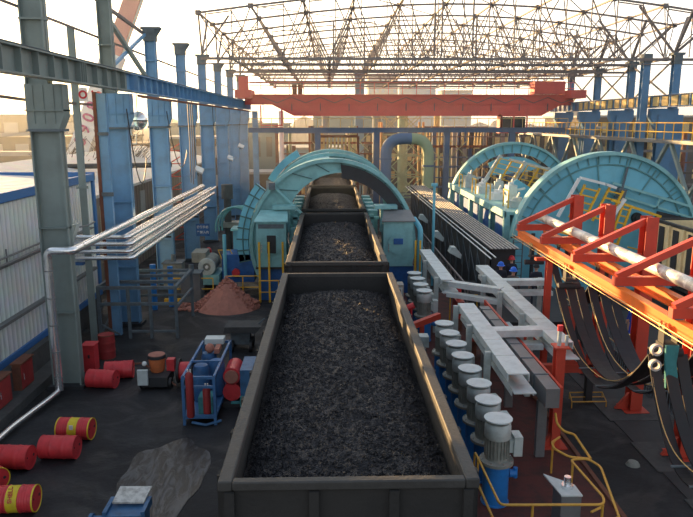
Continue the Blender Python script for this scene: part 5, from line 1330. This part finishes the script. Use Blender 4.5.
# ================================================================ ROOF SPACE FRAME
NX, NY, SX, SY = 10, 8, 3.4, 5.4
X0, Y0 = -8.45, 46.0
def topz(x): return 15.35 + 1.5 * math.sin(math.pi * min(1, max(0, (x - X0) / 36.0))) - 0.02 * max(0, x - 15)
BZ = 12.75
rf = thing('roof_space_frame', 'bare brown steel space frame roof over the tipplers, open to the sky', 'roof frame', (8, 66, 12))
for j in range(NY + 1):
    y = Y0 + j * SY
    m = MB(); nd = MB()
    for i in range(NX + 1):
        x = X0 + i * SX
        tpt = Vector((x, y, topz(x))); 
        nd.obox(tpt, (0.34, 0.34, 0.28), Matrix.Identity(3))
        if i < NX: m.bar(tpt, (x + SX, y, topz(x + SX)), 0.12)
        if i < NX and j < NY:
            bp_ = Vector((x + SX / 2, y + SY / 2, BZ)); nd.obox(bp_, (0.36, 0.36, 0.26), Matrix.Identity(3))
            for (dx, dy) in ((0, 0), (SX, 0), (0, SY), (SX, SY)):
                m.bar(bp_, (x + dx, y + dy, topz(x + dx)), 0.055)
            if i < NX - 1: m.bar(bp_, bp_ + Vector((SX, 0, 0)), 0.15)
            if j < NY - 1: m.bar(bp_, bp_ + Vector((0, SY, 0)), 0.12)
        if j < NY: m.bar(tpt, (x, y + SY, topz(x)), 0.11)
        if j < NY and i < NX and (i + j) % 2: m.bar(tpt, (x + SX, y + SY, topz(x + SX)), 0.05)
    t_ = m.build('truss_bay', 'truss', rf, smooth=False); nd.build('node_plate', 'truss', t_, smooth=False)
m = MB()
for y in (46.3, 58.5, 74):
    for i in range(NX * 2):
        x = X0 + 0.4 + i * SX / 2; m.bar((x, y, topz(x)), (x, y, BZ - 0.1), 0.06)
        m.bar((x, y, topz(x) - 0.1), (x + SX / 2, y, BZ - 0.1) if i % 2 else (x + SX / 2, y, topz(x + SX / 2) - 0.1), 0.07)
    m.bar((X0, y, 12.52), (X0 + NX * SX, y, 12.52), 0.17); m.bar((X0, y, 12.2), (X0 + NX * SX, y, 12.2), 0.07)
m.build('portal_truss', 'truss', rf, smooth=False)
m = MB()
for y in (47.6, 54.2, 60.8, 67.4):
    for dx, dy in ((0, -1.6), (0, 1.8), (1.6, 1.0)): m.bar((-8.6, y, 12.9), (-8.45 + dx, y + dy, topz(-8.45 + dx)), 0.11)
for y in (46.2, 53.0, 59.6, 66.2):
    for dx, dy in ((0, -2.0), (-2.4, 0.8), (1.6, 2.0), (2.2, -1.5)): m.bar((23.3, y + 0.2, 12.9), (23.3 + dx, y + dy, topz(23.3 + dx)), 0.15)
m.build('seat_strut', 'truss', rf, smooth=False)
m = MB()
for (x, y) in ((7.0, 46.2), (7.5, 46.2), (9.6, 46.4), (3.0, 59), (12.5, 59), (5.2, 51.8), (0.4, 57), (13.8, 51.8), (16.8, 57)): m.bar((x, y, topz(x)), (x, y, 12.7), 0.1)
m.build('hanger_rod', 'truss', rf, smooth=False)

# ================================================================ RIGHT COLUMN ROW, BEAM AND WALKWAY
rl = ['thick blue column nearest in the right row, at the right edge of the photo', 'blue column second in the right row under the roof frame', 'blue column third in the right row', 'blue column fourth and farthest in the right row']
for k, y in enumerate((46.2, 53.0, 59.6, 66.2)):
    r = thing('crane_column', rl[k], 'column', (23.2, y, 0), 0, 'row of blue columns along the right side')
    x = 22.9
    MB().ibeam((x, y, 0), (x, y, 8.9), 1.0, 0.5, 0.05).ibeam((x + (1.5 if k == 0 else 0), y + 1.3, 0), (x + (1.5 if k == 0 else 0), y + 1.3, 8.9), 0.8, 0.4, 0.05).build('lower_shaft', 'dimblue', r)
    MB().prism([(x - 0.5, y - 0.1, 7.9), (x + 0.5, y - 0.1, 7.9), (x + 0.9, y - 0.1, 8.7), (x + 0.9, y - 0.1, 9.3), (x - 0.95, y - 0.1, 9.3), (x - 0.95, y - 0.1, 8.7)], (0, 0.6, 0)).build('corbel_head', 'dimblue', r)
    MB().ibeam((x + 0.5, y, 9.3), (x + 0.5, y, 12.2), 0.5, 0.45, 0.04).build('upper_shaft', 'dimblue', r)
    MB().ibeam((x + 0.5, y, 12.2), (x + 0.5, y, 12.85), 0.56, 0.5, 0.1).box(x + 0.1, x + 0.9, y - 0.3, y + 0.4, 12.8, 12.95).build('column_cap', 'cap', r)
r = thing('crane_column', 'second blue column standing close left of the nearest right-row column', 'column', (21.5, 46.5, 0), 0, 'row of blue columns along the right side')
MB().ibeam((21.5, 46.6, 0), (21.5, 46.6, 12.4), 0.5, 0.45, 0.04).build('lower_shaft', 'dimblue', r); MB().box(21.2, 21.8, 46.3, 46.9, 12.3, 12.9).build('column_cap', 'cap', r)
r = thing('runway_beam', 'crane runway beam with stiffeners along the right column row', 'beam', (22.2, 55, 9.6))
MB().ibeam((22.2, 36, 9.75), (22.2, 72, 9.75), 0.45, 0.8, 0.05).build('girder', 'bridge', r)
m = MB(); y = 36.4
while y < 72: m.box(22.0, 22.4, y, y + 0.06, 9.4, 10.1); y += 1.25
m.build('stiffener', 'blue', r)
m = MB(); y = 36.6
while y < 60: m.box(21.98, 22.02, y, y + 0.8, 9.45, 10.05); y += 1.25
m.build('web_panel', 'straw', r)
r = thing('walkway', 'raised steel walkway with yellow railings across the right columns', 'walkway', (21.3, 55, 7))
MB().box(20.8, 22.3, 33, 74, 7.1, 7.3).build('deck', 'duct', r)
m = MB()
for z in (7.8, 8.35): m.tube([(20.8, 33, z), (20.8, 74, z)], 0.035, 6)
y = 33
while y < 74: m.tube([(20.8, y, 7.3), (20.8, y, 8.35)], 0.03, 5); y += 1.1
m.build('guard_rail', 'yellow', r)
m = MB()
for k in range(7):
    y = 36 + k * 5.6; m.bar((21, y, 7.1), (21, y + 2.6, 4.2), 0.2); m.bar((21, y + 5.2, 7.1), (21, y + 2.8, 4.2), 0.2); m.bar((21, y + 2.7, 0), (21, y + 2.7, 4.4), 0.3)
m.build('brace', 'grey', r)
m = MB()
for k, y in enumerate((46.5, 53.3, 60)): m.bar((23.4, y, 9.9), (23.4, y + 6.4, 12.6), 0.09); m.bar((23.4, y, 12.6), (23.4, y + 6.4, 9.9), 0.09)
tag(m.build('cross_bracing', 'truss'), 'thin crossed braces between the upper right columns', 'bracing')

# ================================================================ RED BRIDGE CRANE
r = thing('bridge_crane', 'red bridge crane girder spanning between the two column rows', 'crane', (7, 63, 10))
MB().prism([(-7.6, 62.5, 9.95), (-5.2, 62.5, 9.95), (-3.2, 62.5, 8.95), (19.5, 62.5, 8.95), (21.2, 62.5, 9.9), (22.4, 62.5, 9.9), (22.4, 62.5, 10.75), (-7.6, 62.5, 10.75)], (0, 0.6, 0)).build('girder', 'crane', r)
MB().box(-7.6, 22.4, 62.3, 63.3, 10.75, 10.85).box(-7.6, 22.4, 62.4, 62.5, 10.0, 10.08).build('top_flange', 'crane', r)
m = MB()
for k in range(11):
    x = -6 + k * 2.6; m.bar((x, 62.42, 10.6), (x + 1.3, 62.42, 10.1), 0.05, 0.05); m.bar((x + 1.3, 62.42, 10.1), (x + 2.6, 62.42, 10.6), 0.05, 0.05); m.box(x, x + 0.06, 62.4, 62.5, 9.4, 10.1)
m.build('festoon_line', 'cap', r)
m = MB()
for z in (11.4, 11.9): m.tube([(-7.6, 62.4, z), (22.4, 62.4, z)], 0.03, 5)
for k in range(24): m.tube([(-7.4 + k * 1.28, 62.4, 10.8), (-7.4 + k * 1.28, 62.4, 11.9)], 0.03, 5)
m.build('guard_rail', 'crane', r)
MB().box(-8.3, -6.9, 61.0, 64.5, 10.5, 11.2).box(-8.0, -7.2, 61.5, 62.2, 11.2, 12.4).build('end_carriage', 'crane', r)
MB().box(21.6, 23.0, 61.0, 64.5, 10.5, 11.2).box(18.6, 21.4, 62.0, 63.5, 10.9, 12.0).build('end_carriage', 'crane', r)
m = MB()
for (a, b_) in (((-6.2, 62.6, 9.9), (-6.2, 62.6, 8.1)), ((-4.3, 62.6, 9.9), (-4.3, 62.6, 8.1)), ((-6.3, 62.6, 8.1), (-4.2, 62.6, 8.1)), ((-6.3, 62.6, 7.9), (-4.2, 62.6, 7.9))): m.bar(a, b_, 0.12)
m.build('access_cage', 'crane', r)
m = MB(); m.box(15.6, 18.0, 61.6, 63.2, 7.4, 7.6); m.box(15.6, 18.0, 61.6, 63.2, 8.9, 9.1)
for x in (15.6, 16.7, 17.9): m.box(x, x + 0.12, 61.6, 61.72, 7.6, 8.9)
m.box(15.6, 15.7, 61.6, 63.2, 7.5, 9); m.build('operator_cab', 'crane', r)
MB().box(15.75, 17.85, 61.75, 61.78, 7.7, 8.85).build('cab_glass', 'glass', r)
for x, lab in ((-3.3, 0), (-2.8, 0)): MB().box(x, x + 0.4, 62.4, 62.8, 10.85, 11.7).build('motor_box', 'rust', r)

# ================================================================ PIPE BRIDGE
r = thing('pipe_bridge', 'dark blue pipe bridge crossing behind the tippler arch', 'bridge', (7, 60, 7.6))
MB().box(-7.0, 21, 59.6, 60.2, 7.5, 7.85).box(-7.0, 21, 59.5, 60.3, 7.85, 7.92).build('beam', 'bridge', r)
m = MB(); m.tube([(-7, 59.6, 8.7), (21, 59.6, 8.7)], 0.03, 5)
for k in range(29): m.tube([(-7 + k, 59.6, 7.9), (-7 + k, 59.6, 8.7)], 0.03, 5)
m.build('guard_rail', 'straw', r)
for x in (-1.0, 4.2, 10.4, 16.2): MB().ibeam((x, 60, 0), (x, 60, 7.5), 0.5, 0.5, 0.05).build('support_post', 'bridge', r)
r = thing('pipe_loop', 'big inverted U pipe, slate on one leg and sage green on the other', 'pipe', (6.8, 58, 0))
lp = bend([(4.9, 58.5, 0), (4.9, 58.5, 7.0), (8.6, 58.5, 7.0), (8.6, 58.5, 0)], 1.5, 10)
h_ = len(lp) // 2
MB().tube(lp[:h_ + 1], 0.48, 20).build('pipe_run', 'pipeblue', r); MB().tube(lp[h_:], 0.48, 20).build('pipe_run', 'pipegreen', r)
MB().cyl((4.9, 58.5, 5.2), (4.9, 58.5, 5.35), 0.56, n=20).cyl((8.6, 58.5, 4.6), (8.6, 58.5, 4.75), 0.56, n=20).cyl((8.6, 58.5, 2.6), (8.6, 58.5, 2.75), 0.56, n=20).build('pipe_flange', 'bridge', r, each=True)
r = thing('lattice_tower', 'sunlit yellowish lattice tower standing inside the pipe loop', 'tower', (7, 66, 0))
for (x, y) in ((5.0, 65), (9.0, 65), (5.0, 68), (9.0, 68)): MB().bar((x, y, 0), (x, y, 8.4), 0.2).build('leg', 'straw', r)
m = MB()
for y in (65, 68):
    for z in (1.2, 3.2, 5.2, 7.2):
        m.bar((5, y, z), (9, y, z), 0.12); m.bar((5, y, z), (7, y, z + 2), 0.09); m.bar((9, y, z), (7, y, z + 2), 0.09); m.bar((5, y, z + 2), (7, y, z), 0.09); m.bar((9, y, z + 2), (7, y, z), 0.09)
m.build('lacing', 'pipegreen', r, each=True)
# bundles of sunlit hanging bars
for (x0, x1, y, z0, z1, lab) in ((-0.9, 2.4, 63.5, 4.2, 7.1, 'row of straw-yellow hanging bars above the tippler arch'), (9.9, 17.5, 76, 5.6, 7.8, 'row of straw-yellow hanging bars above the far blue ring')):
    r = thing('bar_rack', lab, 'rack', ((x0 + x1) / 2, y, 0))
    n = int((x1 - x0) / 0.34); bm_ = MB()
    for k in range(n): bm_.bar((x0 + k * 0.34, y, z0 + 0.3 * random.random()), (x0 + k * 0.34 + 0.08, y, z1), 0.17)
    bm_.build('hanging_bars', 'straw', r)
    MB().bar((x0 - 0.3, y, z1), (x1 + 0.3, y, z1), 0.25).bar((x0 - 0.3, y, 0), (x0 - 0.3, y, z1), 0.25).bar((x1 + 0.3, y, 0), (x1 + 0.3, y, z1), 0.25).build('frame', 'rust', r)

# ================================================================ BACKGROUND
random.seed(33)
def block(x0, x1, y0, y1, h, mm, name, lab, rows=0, cols=0, roof=None, wm='dark'):
    r = thing(name, lab, 'building', ((x0 + x1) / 2, y0, 0))
    MB().box(x0, x1, y0, y1, 0, h).build('wall_panel', mm, r)
    MB().box(x0 - 0.3, x1 + 0.3, y0 - 0.3, y1 + 0.3, h, h + 0.25).build('roof', roof or 'hazeblue', r)
    for a in range(rows):
        m = MB()
        for c in range(cols):
            xx = x0 + (x1 - x0) * (c + 0.25) / cols; zz = h * (a + 0.35) / max(rows, 1)
            m.box(xx, xx + (x1 - x0) / cols * 0.5, y0 - 0.05, y0, zz, zz + h / rows * 0.4)
        m.build('window', wm, r, each=True)
    return r
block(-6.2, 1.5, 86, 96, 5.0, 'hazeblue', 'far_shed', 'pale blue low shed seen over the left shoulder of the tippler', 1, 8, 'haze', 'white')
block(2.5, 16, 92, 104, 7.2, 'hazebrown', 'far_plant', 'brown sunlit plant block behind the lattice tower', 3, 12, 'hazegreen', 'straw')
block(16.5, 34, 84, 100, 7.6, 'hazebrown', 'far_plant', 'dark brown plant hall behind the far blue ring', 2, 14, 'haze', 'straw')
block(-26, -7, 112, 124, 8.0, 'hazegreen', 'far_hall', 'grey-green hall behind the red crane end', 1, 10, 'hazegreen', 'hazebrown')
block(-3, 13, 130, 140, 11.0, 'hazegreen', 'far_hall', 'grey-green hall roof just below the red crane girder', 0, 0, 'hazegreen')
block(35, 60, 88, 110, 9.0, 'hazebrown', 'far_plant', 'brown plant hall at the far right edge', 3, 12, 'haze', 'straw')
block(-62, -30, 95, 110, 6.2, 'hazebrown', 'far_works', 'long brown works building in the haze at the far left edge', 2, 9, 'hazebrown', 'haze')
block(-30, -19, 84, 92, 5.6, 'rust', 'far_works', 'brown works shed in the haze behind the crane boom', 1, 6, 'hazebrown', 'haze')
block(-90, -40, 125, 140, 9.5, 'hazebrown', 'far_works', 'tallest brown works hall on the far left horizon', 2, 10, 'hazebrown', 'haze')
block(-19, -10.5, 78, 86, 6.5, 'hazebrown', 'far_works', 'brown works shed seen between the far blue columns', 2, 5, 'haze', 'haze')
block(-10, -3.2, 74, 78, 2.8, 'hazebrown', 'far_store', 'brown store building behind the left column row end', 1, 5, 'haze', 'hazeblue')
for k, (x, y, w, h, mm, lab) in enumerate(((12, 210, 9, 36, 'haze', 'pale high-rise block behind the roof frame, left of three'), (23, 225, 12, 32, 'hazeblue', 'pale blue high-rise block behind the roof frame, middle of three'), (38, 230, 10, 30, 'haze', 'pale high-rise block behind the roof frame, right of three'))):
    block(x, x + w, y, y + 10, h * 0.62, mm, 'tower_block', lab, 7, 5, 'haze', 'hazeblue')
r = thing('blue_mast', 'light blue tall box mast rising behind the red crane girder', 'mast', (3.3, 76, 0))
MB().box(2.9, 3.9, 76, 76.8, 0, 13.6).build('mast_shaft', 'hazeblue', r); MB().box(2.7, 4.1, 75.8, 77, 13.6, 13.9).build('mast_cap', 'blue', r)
tag(MB().cyl((-4.9, 70, 0), (-4.9, 70, 9.5), 0.28, n=14).build('white_stack', 'white'), 'thin white stack standing beneath the red crane cage', 'stack')
for k, (x, y, r0, h) in enumerate(((5.6, 80, 0.5, 9.0), (8.9, 82, 0.6, 10.2), (12.5, 79, 0.35, 9.6), (-0.4, 78, 0.4, 9.0))):
    tag(MB().cyl((x, y, 0), (x, y, h), r0, n=18).cyl((x, y, h), (x, y, h + 0.3), r0 * 1.2, n=18).build('process_vessel', ['haze', 'pipegreen', 'straw', 'haze'][k]),
        ['pale process column left of the lattice tower', 'green-grey process column behind the lattice tower', 'thin straw process pipe right of the green pipe leg', 'pale process column over the tippler crown'][k], 'process column')
r = thing('pipe_trestle', 'pale blue-grey pipe trestle in the haze at the far left', 'trestle', (-45, 70, 0))
MB().box(-70, -26, 78, 80, 4.6, 5.1).bar((-70, 79, 5.9), (-30, 79, 7.2), 0.4).build('beam', 'haze', r)
m = MB()
for k in range(9): m.bar((-68 + k * 5, 78, 0), (-68 + k * 5, 78, 4.7), 0.5)
m.build('support_post', 'hazeblue', r, each=True)
tag(MB().box(-90, -13, 50, 50.4, 0.0, 2.6).build('boundary_wall', 'hazebrown'), 'low brown boundary wall behind the left buildings', 'wall')
tag(MB().box(-60, -12.2, 44, 44.3, 0, 4.3).build('sheet_fence', 'lowroof'), 'pale sheet fence behind the white building', 'fence')
tag(MB().cyl((-40, 40, 5.5), (-9.4, 40.5, 5.9), 0.16, n=10).build('overhead_pipe', 'concrete'), 'grey overhead pipe crossing left behind the grey column', 'pipe')
m = MB()
for k in range(60):
    x = -170 + k * 7; h = 9 + 5 * noise.noise(Vector((k * 0.3, 0, 0))) + 2 * math.sin(k * 1.7)
    m.lathe([(6.5, 0), (5.5, h * 0.5), (3.5, h * 0.85), (0, h)], (x, 260 + 15 * math.sin(k), 0), 9)
tag(m.build('distant_treeline', 'hazebrown'), 'hazy brown line of trees along the horizon', 'trees', kind='stuff')
def tree(x, y, h, lab):
    r = thing('bare_tree', lab, 'tree', (x, y, 0), 0, 'bare trees in the haze on the left')
    MB().tube([(x, y, 0), (x + 0.1, y, h * 0.45), (x - 0.05, y, h * 0.8)], 0.14, 7, 0, 0.04).build('trunk', 'hazebrown', r)
    m = MB()
    for k in range(46):
        z = h * random.uniform(0.35, 0.85); a = random.random() * 6.28; L = h * random.uniform(0.12, 0.32)
        p = Vector((x, y, z)); q = p + Vector((math.cos(a) * L, math.sin(a) * L, L * 0.9)); m.tube([p, p.lerp(q, 0.5) + Vector((0, 0, 0.1)), q], 0.035, 4, 0, 0.012)
        q2 = q + Vector((math.cos(a + 1) * L * 0.5, 0, L * 0.4)); m.tube([p.lerp(q, 0.6), q2], 0.02, 4)
    m.build('branches', 'hazebrown', r)
for k, (x, y, h) in enumerate(((-17.5, 47, 6.2), (-19.5, 49, 5.6), (-21.5, 55, 6.8), (-15.6, 54, 6.4), (-18.2, 58, 7.2))):
    tree(x, y, h, 'bare brown tree in the haze behind the white building, ' + ['by the slim post', 'just right of the grey column', 'behind the boom foot', 'between blue columns', 'tallest of the clump'][k])

# mobile crane booms
r = thing('mobile_crane_boom', 'pale telescopic crane boom with violet-red numbers rising behind the columns', 'crane', (-24, 60, 0))
A, B_ = Vector((-22.6, 60, 4.0)), Vector((-14.3, 60, 23.4))
dv = (B_ - A)
MB().bar(A, A + dv * 0.52, 1.3, 1.7).build('boom_base', 'white', r)
MB().bar(A + dv * 0.36, A + dv * 1.0, 1.05, 1.3).build('boom_section', mat('rose_boom_paint', (0.62, 0.30, 0.26), 0.6), r)
MB().bar(A + dv * 0.52, A + dv * 1.0 , 0.5, 1.34).build('boom_section', 'tray', r)
MB().bar((-25.5, 60, 2.0), A + dv * 0.42 + Vector((0.9, 0, -0.8)), 0.4).build('lift_cylinder', 'white', r)
MB().box(-28, -21, 58.5, 62, 0.8, 3.0).build('carrier', 'straw', r)
for x in (-27, -25, -23): MB().cyl((x, 58.3, 0.6), (x, 58.8, 0.6), 0.6, n=18).build('wheel', 'black', r)
ang = math.atan2(dv.z, dv.x)
for k, ch in enumerate('39086'):
    c = A + dv * (0.145 + 0.05 * k)
    text(ch, 1.35, 'purple' if k < 4 else 'redtext', (c.x, 59.2, c.z), (R(90), -ang + R(0), 0), parent=r).rotation_euler = (Matrix.Rotation(-ang, 3, 'Y') @ Matrix.Rotation(R(90), 3, 'X')).to_euler()

# ---- crowded pipe and column gallery between the tipplers and the far plants
random.seed(77)
def gallery(x0, x1, y, h, n, lab):
    r = thing('pipe_gallery', lab, 'pipe rack', ((x0 + x1) / 2, y, 0))
    for k in range(n):
        x = x0 + (x1 - x0) * (k + random.uniform(-0.3, 0.3)) / n; hh = h * random.choice((0.55, 0.75, 1.0, 1.0)); yy = y + random.uniform(-1.5, 1.5)
        mm = random.choice(('straw', 'haze', 'hazebrown', 'rust', 'pipegreen', 'bridge', 'hazebrown', 'straw'))
        if k % 3: MB().cyl((x, yy, 0), (x, yy, hh), random.uniform(0.06, 0.24), n=10).build('vertical_pipe', mm, r)
        else: MB().box(x - 0.15, x + 0.25, yy, yy + 0.3, 0, hh).build('upright', mm, r)
    for k in range(7):
        z = h * (k + 0.8) / 7.5; MB().box(x0, x1, y - 1.6, y - 1.5, z, z + 0.12 + 0.1 * (k % 2)).build('cross_beam', random.choice(('bridge', 'hazebrown', 'rust', 'truss')), r)
    for k in range(n // 4):
        xa = x0 + (x1 - x0) * random.random(); za = h * random.uniform(0.2, 0.7)
        MB().bar((xa, y - 1.7, za), (xa + 1.8, y - 1.7, za + 1.8), 0.09).bar((xa + 1.8, y - 1.75, za), (xa, y - 1.75, za + 1.8), 0.09).build('cross_brace', random.choice(('straw', 'truss', 'pipegreen')), r)
gallery(-5.5, 4.5, 71.5, 8.0, 26, 'crowded pipe rack behind the crown of the centre tippler')
gallery(9.8, 19.8, 69.5, 7.6, 30, 'crowded pipe rack between the green pipe leg and the blue ring')
gallery(25.0, 34.0, 62.0, 7.4, 22, 'crowded pipe rack behind the right walkway')

# ================================================================ HAZE
hz = bpy.data.materials.new('haze_air'); hz.use_nodes = True
hn, hl = hz.node_tree.nodes, hz.node_tree.links
hn.clear()
ho = hn.new('ShaderNodeOutputMaterial'); hv = hn.new('ShaderNodeVolumeScatter')
hv.inputs['Color'].default_value = (0.90, 0.95, 1.0, 1); hv.inputs['Density'].default_value = 0.0015; hv.inputs['Anisotropy'].default_value = 0.5
hl.new(hv.outputs[0], ho.inputs['Volume'])
M['haze_air'] = hz
hb = MB().box(-150, 150, 36, 410, 0.02, 60).build('haze', 'haze_air', smooth=False)
hb['kind'] = 'stuff'; hb['label'] = 'warm thin haze filling the air beyond the tippler'; hb['category'] = 'haze'
